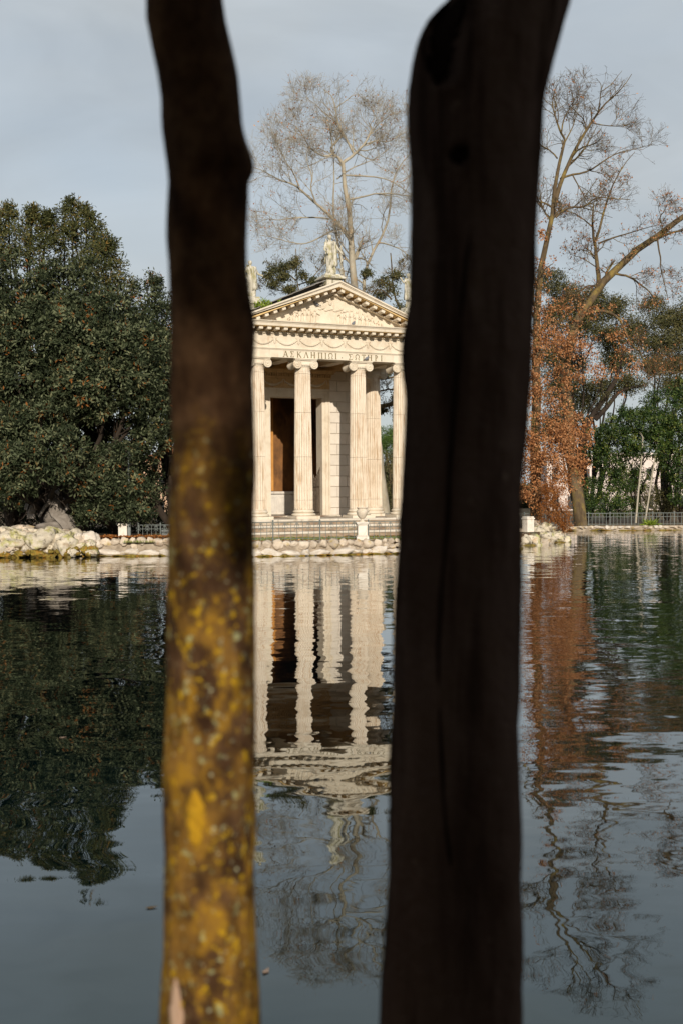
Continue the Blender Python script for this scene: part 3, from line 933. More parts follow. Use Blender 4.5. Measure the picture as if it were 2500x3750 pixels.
# interior
inn = obj('inner_wall', MB().box(-2.2, 2.2, 6.0, 6.15, 0.06, 5.2).box(-2.24, -2.1, 3.62, 5.99, .06, 5.2).box(2.1, 2.24, 3.62, 5.99, .06, 5.2), 'plaster', temple)
obj('inner_floor', MB().box(-2.24, 2.24, 2.6, 8.4, .003, .05), 'step', temple)
obj('inner_ceiling', MB().box(-2.24, 2.24, 3.62, 8.4, 5.21, 5.28), 'ochre', temple)
al = obj('altar_base', MB().cbox(-1.5, 1.5, 5.0, 5.6, .052, .82, .02).cbox(-1.58, 1.58, 4.92, 5.66, .822, .92, .02), 'inner_white', temple)
for u in (-1.1, -.37, .37, 1.1):
    obj('panel', MB().box(u - .3, u + .3, 4.985, 4.999, .16, .22).box(u - .3, u + .3, 4.985, 4.999, .68, .74).box(u - .3, u - .25, 4.985, 4.999, .222, .678).box(u + .25, u + .3, 4.985, 4.999, .222, .678), 'inner_white', al)
obj('niche_column', MB().lathe([(.2, .92), (.2, 1.0), (.15, 1.05), (.14, 2.4), (.1, 2.5)], 20, (-1.25, 5.3, 0)), 'inner_white', temple, True)
obj('pier', MB().cbox(-.25, .15, 5.7, 5.98, .93, 5.0, .02), 'orange_pier', temple)
# iron gate leaf folded against the right reveal
gate = empty('gate_leaf', (.93, WV + .03, .02), 0, temple)
obj('rail', MB().box(-.02, .02, 0, .62, .12, .15).box(-.02, .02, 0, .62, 1.05, 1.08), 'gate', gate)
obj('brace', MB().tube([(0, .02, 1.75), (0, .6, 1.15)], .016, 6), 'gate', gate)
bar_me = MB().tube([(0, 0, 0), (0, 0, 1.62)], .012, 6).mesh('bar')
tip_me = MB().lathe([(.004, 1.60), (.03, 1.66), (.022, 1.70), (.003, 1.80)], 8).mesh('spear_tip')
for i in range(6):
    y = .03 + .11 * i
    o = obj('bar', bar_me, 'gate', gate, loc=(0, y, -.0 - .09 * i * .6))
    if i in (0, 5):
        obj('spear_tip', tip_me, 'gate', gate, loc=(0, y, -.09 * i * .6))

# roof
RID = 8.07
roof = obj('roof', MB().prism([(-3.42, 6.49), (3.42, 6.49), (3.42, 6.52), (0, RID - .05), (-3.42, 6.52)], .205, 9.3), 'roof', temple)
rs = (RID - .05 - 6.52) / 3.42
for s in (-1, 1):
    for r_ in range(9):
        ua, ub = 3.5 - .39 * r_, 3.5 - .39 * (r_ + 1) - .03
        za, zb = 6.545 + rs * (3.42 - ua), 6.53 + rs * (3.42 - ub)
        v0 = -.5 if r_ < 8 else .0
        for c in range(6):
            y0, y1 = v0 + (9.4 - v0) * c / 6 + .004, v0 + (9.4 - v0) * (c + 1) / 6 - .004
            ub2 = max(ub, .01)
            poly = [(s * ua, za), (s * ub2, zb), (s * ub2, zb + .022), (s * ua, za + .026)]
            obj('roof_sheet', MB().prism(poly if s < 0 else poly[::-1], y0, y1), 'roof', roof)
obj('ridge_cap', MB().prism([(-.12, RID - .09), (.12, RID - .09), (0.03, RID + .02), (-.03, RID + .02)], .1, 9.4), 'roof', roof)
# acroterion pedestals
ped = obj('pedestal', MB().cbox(-.26, .26, -.36, .24, 7.70, 7.98, .01).cbox(-.40, .40, -.50, .36, 7.982, 8.04, .012).cbox(-.34, .34, -.44, .30, 8.042, 8.095, .012), 'statue', temple)
for uu in (-2.85, 2.98):
    obj('pedestal', MB().cbox(uu - .30, uu + .30, -.30, .32, 6.55, 6.98, .012).cbox(uu - .36, uu + .36, -.36, .38, 6.982, 7.08, .014).cbox(uu - .27, uu + .27, -.27, .29, 7.082, 7.18, .012), 'statue', temple)

# ------------------------------------------------------------------ statues on the temple
def statue(name, loc, rz, h, seed, label, arms, staff=None, wings=False, drape_side=1):
    """standing draped figure h tall; arms: two lists of joints (unit height)"""
    rr = random.Random(seed)
    root = empty(name, loc, rz)
    tag(root, label, 'statue', 'statues on the temple roof')
    mb = MB()
    # draped lower body: rings with folds
    prof = [(.01, .115, .10), (.06, .125, .105), (.18, .12, .10), (.30, .125, .105), (.42, .13, .105), (.50, .128, .10), (.56, .112, .088), (.62, .10, .078),
            (.70, .118, .082), (.76, .128, .08), (.80, .115, .07), (.83, .065, .05), (.85, .04, .04), (.88, .038, .04)]
    n, vs, fs = 48, [], []
    for (z, a, b) in prof:
        sway = .022 * math.sin(z * 5.0)
        for k in range(n):
            t = 2 * pi * k / n
            fold = 0
            if z < .58:
                fold = .10 * math.sin(9 * t + 3 * z + seed) + .06 * math.sin(15 * t - 5 * z)
                fold *= (1 - z * 1.1)
            elif z < .82:
                fold = .05 * math.sin(7 * t + 14 * z)
            vs.append(((a * (1 + fold)) * math.cos(t) + sway, b * (1 + fold) * math.sin(t), z))
    for i in range(len(prof) - 1):
        for k in range(n):
            p, q = i * n + k, i * n + (k + 1) % n
            fs.append((p, q, q + n, p + n))
    fs.append(tuple(range(n))[::-1]); fs.append(tuple(range((len(prof) - 1) * n, len(prof) * n)))
    mb.add(vs, fs)
    sw = .022 * math.sin(.93 * 5)
    mb.blob((sw, -.008, .935), (.052, .06, .068), 14, 10)          # head
    mb.blob((sw, .012, .955), (.06, .062, .056), 12, 8)            # hair
    mb.blob((sw, -.066, .928), (.011, .014, .018), 6, 5)           # nose
    for s in (-1, 1):
        mb.blob((s * .118, 0, .785), .044, 10, 7)
        mb.blob((s * .06 + .01, -.085, .02), (.035, .07, .025), 8, 6)   # feet
    mb.capsule((.05, -.085, .33), .052, (.07, -.07, .06), .04, 9)       # bent knee under the cloth
    mb.capsule((.03, -.05, .5), .07, (.05, -.085, .33), .052, 9)
    for a in arms:
        for i in range(len(a) - 1):
            r0, r1 = (.038, .03) if i == 0 else (.03, .022)
            mb.capsule(a[i], r0, a[i + 1], r1, 8)
        mb.blob(a[-1], (.028, .024, .03), 8, 6)
    mb.v = [(x * h, y * h, z * h) for x, y, z in mb.v]
    body = obj('figure', mb, 'statue', root, True)
    rm = body.modifiers.new('remesh', 'REMESH')
    rm.mode = 'VOXEL'
    rm.voxel_size = .014 * h
    rm.use_smooth_shade = True
    # hanging mantle
    dm = MB()
    vs, fs, nn = [], [], 22
    for j in range(9):
        z = .80 - .62 * j / 8
        for k in range(nn):
            t = k / (nn - 1)
            a = (-.5 + 1.25 * t) * pi * drape_side + (pi if drape_side < 0 else 0)
            r = .13 + .016 * math.sin(t * 30 + j * .4) + .03 * j / 8
            vs.append((r * math.cos(a) * h, r * .85 * math.sin(a) * h, (z + .12 * t) * h))
    for j in range(8):
        for k in range(nn - 1):
            fs.append((j * nn + k, j * nn + k + 1, (j + 1) * nn + k + 1, (j + 1) * nn + k))
    dm.add(vs, fs)
    d = obj('mantle', dm, 'statue', root, True)
    so = d.modifiers.new('thick', 'SOLIDIFY'); so.thickness = .018 * h
    obj('plinth', MB().cbox(-.2 * h, .2 * h, -.17 * h, .16 * h, -.05, .012, .01), 'statue', root)
    if staff:
        sm = MB().tube([tuple(c * h for c in staff[0]), tuple(c * h for c in staff[1])], .016 * h, 7)
        sm.tube([tuple((np.array(staff[0]) * (1 - t) + np.array(staff[1]) * t + np.array((.03 * math.cos(t * 25), .03 * math.sin(t * 25), 0))) * h) for t in np.linspace(.1, .95, 36)], .012 * h, 6)
        obj('staff', sm, 'statue', root, True)
    return root
w_ = TW(0, -.08, 8.145)
statue('roof_statue', w_, TH - .1, 1.34, 3, 'white robed statue with a staff at the peak of the pediment',
       [[(-.12, 0, .785), (-.17, -.05, .62), (-.11, -.13, .52)], [(.12, 0, .785), (.20, -.03, .64), (.25, -.10, .55)]], ((.25, -.1, .02), (.25, -.09, .74)), drape_side=1)
w_ = TW(-2.80, 0, 7.23)
statue('roof_statue', w_, TH - .05, 1.20, 8, 'pale statue holding out its cloak at the left corner of the pediment',
       [[(-.12, 0, .785), (-.19, -.02, .62), (-.15, -.10, .50)], [(.12, 0, .785), (.19, -.05, .64), (.31, -.06, .60)]], drape_side=1)
w_ = TW(3.0, 0, 7.23)
statue('roof_statue', w_, TH + .1, 1.20, 12, 'pale statue at the right corner of the pediment, half behind the dark trunk',
       [[(-.12, 0, .785), (-.22, -.03, .72), (-.33, -.05, .84)], [(.12, 0, .785), (.18, -.02, .62), (.14, -.1, .5)]], drape_side=-1)

# ------------------------------------------------------------------ pigeons
def pigeon(loc, rz, label):
    root = empty('pigeon', loc, rz)
    tag(root, label, 'pigeon', 'pigeons on the temple')
    mb = MB().blob((0, 0, .085), (.085, .05, .055), 12, 8, Matrix.Rotation(-.35, 3, 'Y')).blob((.075, 0, .155), (.03, .026, .03), 9, 7)
    mb.capsule((.05, 0, .11), .035, (.072, 0, .15), .024, 8)
    b = obj('body', mb, 'bird', root, True)
    rm = b.modifiers.new('remesh', 'REMESH'); rm.mode = 'VOXEL'; rm.voxel_size = .008; rm.use_smooth_shade = True
    obj('tail', MB().add([(-.06, -.02, .06), (-.06, .02, .06), (-.16, .03, .035), (-.16, -.03, .035), (-.06, -.02, .075), (-.06, .02, .075), (-.16, .03, .042), (-.16, -.03, .042)],
        [(0, 1, 2, 3), (7, 6, 5, 4), (0, 4, 5, 1), (1, 5, 6, 2), (2, 6, 7, 3), (3, 7, 4, 0)]), 'bird', root)
    obj('beak', MB().lathe([(.008, .1), (.001, .125)], 6, (0, 0, .152), 'x'), 'gate', root)
    for s in (-1, 1):
        obj('leg', MB().tube([(.0, s * .018, .05), (.005, s * .02, 0)], .005, 5), 'gate', root)
    return root
pigeon(TW(1.20, -.31, 5.30), TH + .4, 'grey pigeon perched on the capital in front of the inscription')
pigeon(TW(u_at(900 + 1040 * .3827, -.6), -.60, 6.412), TH + .6, 'grey pigeon standing on the cornice ledge below the right relief')
pigeon(TW(u_at(900 + 690 * .3827, -.25), -.26, 7.03), TH + 2.6, 'dark pigeon perched on the serpent relief in the pediment')

# ------------------------------------------------------------------ rocks
def rock_mesh(seed, flat=1.0, sub=3, planes=14):
    rg = np.random.default_rng(seed)
    bm = bmesh.new()
    bmesh.ops.create_icosphere(bm, subdivisions=sub, radius=1)
    nrm = rg.normal(size=(planes, 3))
    nrm /= np.linalg.norm(nrm, axis=1, keepdims=True)
    dist = rg.uniform(.62, .95, planes)
    co = np.array([v.co[:] for v in bm.verts])
    dots = co @ nrm.T
    rad = np.where(dots > .15, dist / np.maximum(dots, .15), 9).min(axis=1)
    rad = np.minimum(rad, 1.05) + .15 * lump(co + seed, 2.1) - .13 * np.abs(lump(co - seed, 4.3)) + .05 * lump(co + seed, 8.5) + .028 * lump(co + 2 * seed, 17)
    co *= rad[:, None]
    co[:, 2] *= flat
    for v, c in zip(bm.verts, co):
        v.co = c
    me = bpy.data.meshes.new('rock')
    bm.to_mesh(me)
    bm.free()
    me.polygons.foreach_set('use_smooth', np.ones(len(me.polygons), bool))
    return me
ROCKS = {}
def rock(name, mat, loc, size, parent, seed, rz=None, sub=3):
    k = (mat, seed % 7, sub)
    if k not in ROCKS:
        ROCKS[k] = rock_mesh(seed % 7 + 1, .95, sub)
        ROCKS[k].materials.append(M[mat])
    o = obj(name, ROCKS[k], None, parent, loc=loc)
    rr = random.Random(seed)
    o.scale = size
    o.rotation_euler = (rr.uniform(-.25, .25), rr.uniform(-.25, .25), rr.uniform(0, 6.28) if rz is None else rz)
    return o
def shore_at(px):
    xs = [a for a, _ in SHORE_PX]
    py = np.interp(px, xs, [b for _, b in SHORE_PX])
    return PZ(px, float(py), 0.0)

def stone_wall(name, label, p0, p1, top, seed):
    """retaining wall of boulders over a pale ledge, along the shore between two photo columns"""
    a = shore_at(p0)
    root = empty(name, (a.x, a.y, 0))
    tag(root, label, 'stone wall', 'stone edges of the lake')
    rr = random.Random(seed)
    px = p0
    core, pts = MB(), []
    x = p0
    while x <= p1:
        q = shore_at(x) - root.location
        pts.append((q.x, q.y))
        x += 25
    n = len(pts)
    vs = []
    for (x_, y_) in pts:
        vs += [(x_, y_ + .10, -.4), (x_, y_ + .15, top - .1), (x_, y_ + .62, top - .02), (x_, y_ + .62, -.4)]
    fs = []
    for i in range(n - 1):
        for k in range(3):
            fs.append((i * 4 + k, (i + 1) * 4 + k, (i + 1) * 4 + k + 1, i * 4 + k + 1))
    core.add(vs, fs)
    obj('mortar', core, 'mortar', root)
    i = seed * 13
    while px < p1:                      # top course of boulders
        wd = rr.uniform(20, 44)
        q = shore_at(px + wd / 2) - root.location
        r = wd / 2 / 124 * (q.y + a.y) / 33 * 1.12
        zc = top - r * .72
        rock('stone', 'stone', (q.x, q.y + .17 + rr.uniform(-.03, .04), zc), (r, r * .9, r * rr.uniform(.72, .98)), root, i, rr.uniform(-.3, .3))
        i += 1
        if r < .13:
            rock('stone', 'stone', (q.x + .03, q.y + .13, zc - r * 1.35), (r * 1.1, r, r * .85), root, i + 3, 0)
        px += wd * .93
        i += 1
    px = p0
    while px < p1:                      # pale ledge slabs at the foot
        wd = rr.uniform(40, 95)
        q = shore_at(px + wd / 2) - root.location
        r = wd / 2 / 124 * (q.y + a.y) / 33 * 1.15
        rock('ledge_stone', 'ledge', (q.x, q.y + .13, .075 + rr.uniform(-.02, .03)), (r, .20, .125 + rr.uniform(-.02, .03)), root, i, rr.uniform(-.06, .06))
        i += 1
        px += wd * .9
    px = p0
    while px < p1:                      # moss crust at the waterline
        wd = rr.uniform(26, 60)
        q = shore_at(px + wd / 2) - root.location
        r = wd / 2 / 124 * (q.y + a.y) / 33 * 1.25
        rock('moss_crust', 'algae', (q.x, q.y + .03, .006), (r, .13, .04 + rr.uniform(-.012, .02)), root, i, 0)
        i += 1
        px += wd * .9
    return root
stone_wall('stone_wall', 'low boulder wall along the water in front of the temple railing', 640, 1455, .46, 2)
stone_wall('stone_wall', 'low rubble wall below the left railing and small white post', 285, 638, .55, 3)
stone_wall('stone_wall', 'boulder edge of the island behind the dark trunk', 1457, 1880, .42, 4)

def outcrop(name, label, spec, seed, mat='pale_rock'):
    a = PZ(spec[0][0], spec[0][1], 0)
    root = empty(name, (a.x, a.y, 0))
    tag(root, label, 'rocks', 'stone edges of the lake')
    for i, (px, py, Y, rx, rz, m) in enumerate(spec):
        py += 14 if py < 1968 and px < 1000 else 0
        c = P(px, py, Y) - root.location
        s = FPX / Y
        rock('boulder', m, (c.x, c.y, c.z), (rx / s, rx / s * .8, rz / s), root, seed + i, None, 4)
    return root
pr, al_ = 'pale_rock', 'algae'
spec = [(60, 1990, 34.2, 80, 62, pr), (150, 1985, 34.1, 85, 66, pr), (235, 1995, 34.1, 70, 58, pr), (0, 1985, 34.3, 70, 60, pr), (110, 1950, 34.8, 75, 42, pr),
        (200, 1958, 34.7, 70, 40, pr), (265, 1975, 34.5, 55, 45, pr), (20, 1945, 34.8, 55, 40, pr), (-60, 1985, 34.2, 80, 62, pr), (290, 1998, 34.2, 40, 48, 'stone'),
        (300, 1960, 34.9, 45, 30, pr), (345, 1958, 34.8, 38, 28, 'stone'), (330, 1985, 34.3, 40, 40, 'ledge'), (250, 1945, 35.2, 50, 25, 'stone'), (70, 1925, 35.3, 70, 22, 'stone'),
        (20, 2030, 33.95, 45, 22, al_), (75, 2028, 33.9, 40, 24, al_), (130, 2030, 33.9, 45, 20, al_), (190, 2031, 33.9, 42, 20, al_), (245, 2022, 33.9, 45, 32, al_), (-40, 2028, 33.9, 50, 24, al_)]
rr = random.Random(77)
for _ in range(95):
    px_ = rr.uniform(-60, 345)
    py_ = rr.uniform(1932 + max(0, px_ - 150) * .16, 2030)
    s_ = rr.uniform(11, 30)
    spec.append((px_, py_, 33.62 + (2030 - py_) * .0105 + rr.uniform(-.05, .1), s_, s_ * rr.uniform(.55, .85), rr.choice([pr, pr, 'stone', 'ledge']) if py_ < 2012 else rr.choice([al_, al_, pr])))
outcrop('rock_outcrop', 'pale mossy limestone rocks at the water under the reclining statue', spec, 50)
spec = [(1915, 1988, 39.2, 46, 32, pr), (1955, 1984, 39.4, 40, 32, pr), (1885, 1994, 39.0, 45, 26, 'stone'), (1985, 1988, 39.8, 36, 24, 'stone'), (1930, 2004, 38.9, 50, 14, al_), (1935, 1985, 39.9, 42, 30, 'pale_rock'), (1990, 1975, 40.6, 45, 32, pr), (2040, 1970, 41.2, 40, 26, pr), (2070, 1978, 41.5, 24, 16, pr), (1970, 1945, 41.2, 40, 26, pr), (2010, 1935, 41.6, 42, 24, pr),
        (1915, 1972, 40.4, 34, 24, 'stone'), (2030, 1952, 41.8, 34, 24, pr), (1995, 1998, 40.3, 42, 12, 'ledge'), (1940, 2003, 39.7, 40, 12, al_), (2040, 1990, 41.0, 40, 8, al_), (2078, 1985, 41.5, 20, 6, al_),
        (1890, 1985, 39.6, 40, 26, 'stone'), (1960, 1920, 42, 30, 20, 'stone'), (1890, 1955, 41, 40, 24, 'stone'), (1850, 1975, 40.2, 44, 28, 'stone'), (2045, 1940, 42.4, 30, 16, 'stone')]
outcrop('rock_outcrop', 'pink and cream rocks at the right tip of the island', spec, 90)
# far shore edging
fw = empty('stone_wall', (0, FAR_Y, 0))
tag(fw, 'low flat stone kerb along the far right shore below the fence', 'stone wall', 'stone edges of the lake')
obj('mortar', MB().box(-6, 30, .05, .5, -.4, .215), 'mortar', fw)
rr = random.Random(5)
x, i = 6.5, 200
while x < 17:
    L = rr.uniform(.2, .5)
    rock('stone', 'stone' if rr.random() < .6 else 'ledge', (x + L / 2, .12, .14), (L / 2 * 1.1, .2, .10), fw, i, 0)
    x += L * .95; i += 1
x = 6.5
while x < 17:
    L = rr.uniform(.4, .9)
    rock('moss_crust', 'algae', (x + L / 2, .0, .0), (L / 2 * 1.2, .14, .04), fw, i, 0)
    x += L * .95; i += 1

# ------------------------------------------------------------------ railings
def railing(label, pts, h, spacing, post_every, mat, bar_r=.008, fancy=True, z0=None):
    """pts: polyline (x, y, z) of the foot of the railing"""
    root = empty('iron_railing', pts[0])
    tag(root, label, 'railing', 'iron railings round the lake')
    o0 = Vector(pts[0])
    pts = [Vector(p) - o0 for p in pts]
    for a, b in zip(pts, pts[1:]):
        for zz, rr_ in ((h, bar_r * 1.5), (h * .70, bar_r), (.05, bar_r)):
            obj('rail', MB().tube([a + Vector((0, 0, zz)), b + Vector((0, 0, zz))], rr_, 6), mat, root)
    key = 'bar%.3f%.3f' % (h, bar_r)
    bm_ = MB().tube([(0, 0, 0), (0, 0, h)], bar_r, 6).mesh('baluster')
    pm_ = MB().tube([(0, 0, -.05), (0, 0, h + .03)], bar_r * 2.0, 8).blob((0, 0, h + .045), bar_r * 3, 8, 6).mesh('post')
    sc = MB()
    s2 = spacing
    for s in (-1, 1):
        sc.tube([(s * (s2 * .46 - .0 - .30 * s2 * (1 - math.cos(t)) / 2), 0, h * .70 + (h * .26) * (.5 + .5 * math.sin(t * 1.0 - pi / 2))) for t in np.linspace(0, pi, 7)], bar_r * .75, 5)
        sc.tube([(s * (s2 * .16 + .10 * s2 * math.cos(t)), 0, h * .90 + .10 * s2 * math.sin(t)) for t in np.linspace(0, 5.2, 9)], bar_r * .7, 5)
        sc.tube([(s * s2 * .48, 0, h * .52), (s * s2 * .30, 0, h * .63), (s * s2 * .04, 0, h * .68)], bar_r * .7, 5)
    sm_ = sc.mesh('scroll')
    d, k = 0.0, 0
    for a, b in zip(pts, pts[1:]):
        L = (b - a).length
        ang_ = math.atan2(b.y - a.y, b.x - a.x)
        while d < L:
            p = a.lerp(b, d / L)
            if k % post_every == 0:
                obj('post', pm_, mat, root, loc=p)
            else:
                obj('baluster', bm_, mat, root, loc=p)
            if fancy and k % 2 == 0:
                o = obj('scroll', sm_, mat, root, loc=p)
                o.rotation_euler = (0, 0, ang_)
            d += spacing
            k += 1
        d -= L
    return root
def rail_pts(pxs, back, z):
    out = []
    for px in pxs:
        q = shore_at(px)
        out.append((q.x, q.y + back, z))
    return out
railing('scrolled iron railing in front of the temple steps, left of the urn', rail_pts([660, 790, 930, 1080, 1304], .62, .44), .54, .178, 8, 'iron', .009)
railing('scrolled iron railing between the urn pedestal and the dark trunk', rail_pts([1350, 1440, 1600, 1760, 1880], .62, .42), .54, .178, 8, 'iron', .009)
railing('dark iron railing beside the small white post on the left bank', rail_pts([490, 560, 640], .85, .50), .40, .135, 5, 'iron', .009)
railing('long pale grey iron fence along the far right shore', [(4.5, FAR_Y + .75, .22), (19, FAR_Y + .75, .22)], .56, .166, 6, 'far_iron', .011, False)

# ------------------------------------------------------------------ urn and pedestals
q = shore_at(1327)
pb = Vector((q.x, q.y + .60, .42))
pd = empty('urn_pedestal', pb, .1)
tag(pd, 'square white stone pedestal carrying the urn, between the railings', 'pedestal')
obj('foot', MB().cbox(-.185, .185, -.185, .185, -.05, .10, .01).cbox(-.165, .165, -.165, .165, .102, .135, .012), 'white_stone', pd)
obj('shaft', MB().cbox(-.142, .142, -.142, .142, .137, .44, .008), 'white_stone', pd)
obj('cap', MB().cbox(-.165, .165, -.165, .165, .442, .475, .012).cbox(-.19, .19, -.19, .19, .477, .53, .014), 'white_stone', pd)
un = empty('stone_urn', pb + Vector((0, 0, .532)), .1)
tag(un, 'fluted stone urn with moss standing on the white pedestal', 'urn')
obj('foot', MB().lathe([(.10, 0), (.10, .025), (.055, .05), (.04, .075), (.05, .095)], 28), 'urn', un, True)
prof = [(.05, .096), (.085, .12), (.125, .17), (.155, .23), (.172, .29), (.175, .33), (.165, .355)]
mb, n = MB(), 64
vs, fs = [], []
for (r_, z) in prof:
    for k in range(n):
        a = 2 * pi * k / n
        g = 1 - (.05 * abs(math.sin(8 * a)) if z < .25 else 0)
        vs.append((r_ * g * math.cos(a), r_ * g * math.sin(a), z))
for i in range(len(prof) - 1):
    for k in range(n):
        a, b = i * n + k, i * n + (k + 1) % n
        fs.append((a, b, b + n, a + n))
fs.append(tuple(range(n))[::-1])
mb.add(vs, fs)
obj('bowl', mb, 'urn', un, True)
obj('rim', MB().lathe([(.165, .356), (.14, .375), (.13, .40), (.15, .415), (.168, .425), (.168, .445), (.14, .447), (.12, .40)], 36, cap=False), 'urn', un, True)

def small_post(loc, rz, hh, ww, label, mat='white_stone'):
    root = empty('stone_post', loc, rz)
    tag(root, label, 'post')
    obj('foot', MB().cbox(-ww * .62, ww * .62, -ww * .62, ww * .62, -.05, hh * .12, .008), mat, root)
    obj('shaft', MB().cbox(-ww * .5, ww * .5, -ww * .5, ww * .5, hh * .122, hh * .84, .006), mat, root)
    for u in (-.2, .2):
        obj('groove_panel', MB().box(u * ww - .012, u * ww + .012, -ww * .5 - .006, -ww * .5 + .002, hh * .2, hh * .76), mat, root)
    obj('cap', MB().cbox(-ww * .58, ww * .58, -ww * .58, ww * .58, hh * .842, hh * .92, .008).cbox(-ww * .5, ww * .5, -ww * .5, ww * .5, hh * .922, hh, .01), mat, root)
    return root
q = shore_at(436)
small_post((q.x, q.y + .70, .50), .1, .46, .26, 'short white stone post on the left bank beside the railing')
c = P(1932, 1955, 40.8)
small_post(c, .5, .62, .30, 'white carved stone pedestal on the rocks at the right of the dark trunk')

# lamp post on the left bank
c = P(474, 1965, 34.9)
lp = empty('lamp_post', (c.x, c.y, .45))
tag(lp, 'slim pale grey lamp post rising through the leaves on the left bank', 'lamp post')
obj('base', MB().lathe([(.07, 0), (.07, .04), (.058, .06), (.055, .5), (.04, .54)], 16), 'far_iron', lp, True)
obj('pole', MB().lathe([(.035, .53), (.030, 1.6), (.026, 2.45)], 12), 'far_iron', lp, True)
obj('lantern', MB().lathe([(.03, 2.45), (.06, 2.48), (.10, 2.62), (.12, 2.64), (.03, 2.74)], 12), 'far_iron', lp, True)
# grey tub by the railing
c = P(607, 1962, 35.4)
tb = empty('plant_tub', (c.x, c.y, .50))
tag(tb, 'small grey tub standing behind the left railing', 'tub')
obj('bowl', MB().lathe([(.11, 0), (.13, .1), (.15, .2), (.16, .21), (.16, .23), (.14, .23), (.13, .05)], 20, cap=False), 'tub', tb, True)
obj('soil', MB().lathe([(.005, .19), (.14, .19)], 16, cap=False), 'soil', tb)

# ------------------------------------------------------------------ reclining statue under the left tree
c = P(200, 1925, 35.6)
rs_ = empty('reclining_statue', (c.x + .12, c.y, c.z - .10), 0)
rs_.scale = (.86, .86, .80)
tag(rs_, 'draped reclining stone figure in deep shade under the big left tree', 'statue')
mb = MB()
sc_ = 1.0
mb.capsule((-.30, .05, .42), .24, (-.10, .0, .62), .27, 14)                # hips to belly
mb.capsule((-.10, 0, .62), .27, (-.02, .02, 1.0), .24, 14)                 # torso
mb.blob((-.02, .02, 1.12), (.28, .18, .14), 12, 8)
mb.capsule((-.02, .02, 1.2), .08, (-.03, -.02, 1.32), .075, 10)
mb.blob((-.03, -.03, 1.43), (.105, .125, .15), 14, 10)
mb.blob((-.03, .02, 1.46), (.12, .12, .13), 12, 8)
mb.capsule((-.1, -.05, .50), .20, (.30, -.18, .44), .16, 12)               # thigh
mb.capsule((.30, -.18, .44), .155, (.56, -.22, .02), .095, 12)             # shin, lit
mb.capsule((-.1, .1, .42), .19, (.40, .08, .40), .15, 12)
mb.capsule((.40, .08, .40), .15, (.62, .02, .06), .09, 12)
mb.blob((.62, -.26, .0), (.12, .07, .05), 8, 6)
mb.capsule((-.27, 0, 1.1), .085, (-.48, -.06, .82), .07, 10)
mb.capsule((-.48, -.06, .82), .07, (-.60, -.16, .56), .055, 10)
mb.blob((-.62, -.18, .52), (.06, .05, .07), 8, 6)
mb.capsule((.24, 0, 1.1), .085, (.34, -.10, .80), .07, 10)
mb.capsule((.34, -.10, .80), .07, (.24, -.26, .62), .055, 10)
mb.blob((.22, -.28, .60), (.06, .05, .06), 8, 6)
for k in range(9):                                                          # drapery folds
    t = k / 8
    mb.tube([(-.30 + .5 * t, -.20 - .04 * t, .62 - .08 * t), (-.05 + .45 * t, -.27, .42 - .1 * t), (.18 + .38 * t, -.30, .16 - .04 * t), (.28 + .34 * t, -.30, .0)], .035, 7)
fg = obj('figure', mb, 'dark_statue', rs_, True)
rm = fg.modifiers.new('remesh', 'REMESH'); rm.mode = 'VOXEL'; rm.voxel_size = .022; rm.use_smooth_shade = True
obj('seat', rock_mesh(4, .5), 'dark_statue', rs_, loc=(-.05, .18, .1)).scale = (.85, .5, .55)
c = P(115, 1862, 35.5)
ms = empty('carved_mask', (c.x, c.y, c.z))
tag(ms, 'round carved stone mask beside the reclining statue', 'carving')
mb = MB().blob((0, 0, 0), (.16, .12, .20), 16, 12)
for s in (-1, 1):
    mb.blob((s * .06, -.10, .05), (.045, .03, .02), 8, 6)
mb.blob((0, -.12, 0), (.03, .04, .06), 8, 6)
mb.blob((0, -.11, -.09), (.07, .025, .02), 8, 6)
for k in range(10):
    a = pi * (k / 9)
    mb.blob((.16 * math.cos(a), -.02, .19 * math.sin(a)), .05, 8, 6)
mk = obj('face', mb, 'dark_statue', ms, True)
obj('mount', MB().cbox(-.12, .12, -.05, .12, -.32, -.16, .02), 'dark_statue', ms)

# ------------------------------------------------------------------ foliage
def leaves(name, pos, axis, nrm, length, width, mat, parent, tint, fold=.25):
    """pos, axis, nrm (N,3): folded diamond leaves"""
    N = len(pos)
    axis = axis / (np.linalg.norm(axis, axis=1, keepdims=True) + 1e-9)
    side = np.cross(axis, nrm)
    side /= np.linalg.norm(side, axis=1, keepdims=True) + 1e-9
    up = np.cross(side, axis)
    L = np.asarray(length).reshape(-1, 1) * np.ones((N, 1))
    W = np.asarray(width).reshape(-1, 1) * np.ones((N, 1))
    v = np.empty((N, 4, 3))
    v[:, 0] = pos
    v[:, 1] = pos + axis * L * .5 + side * W * .5 + up * W * fold
    v[:, 2] = pos + axis * L
    v[:, 3] = pos + axis * L * .5 - side * W * .5 + up * W * fold
    b = (np.arange(N) * 4)[:, None]
    f = np.concatenate([b + np.array([0, 1, 2]), b + np.array([0, 2, 3])], axis=1).reshape(-1, 3)
    o = obj(name, np_mesh(name, v.reshape(-1, 3), f, False, np.repeat(tint, 4)), mat, parent)
    return o

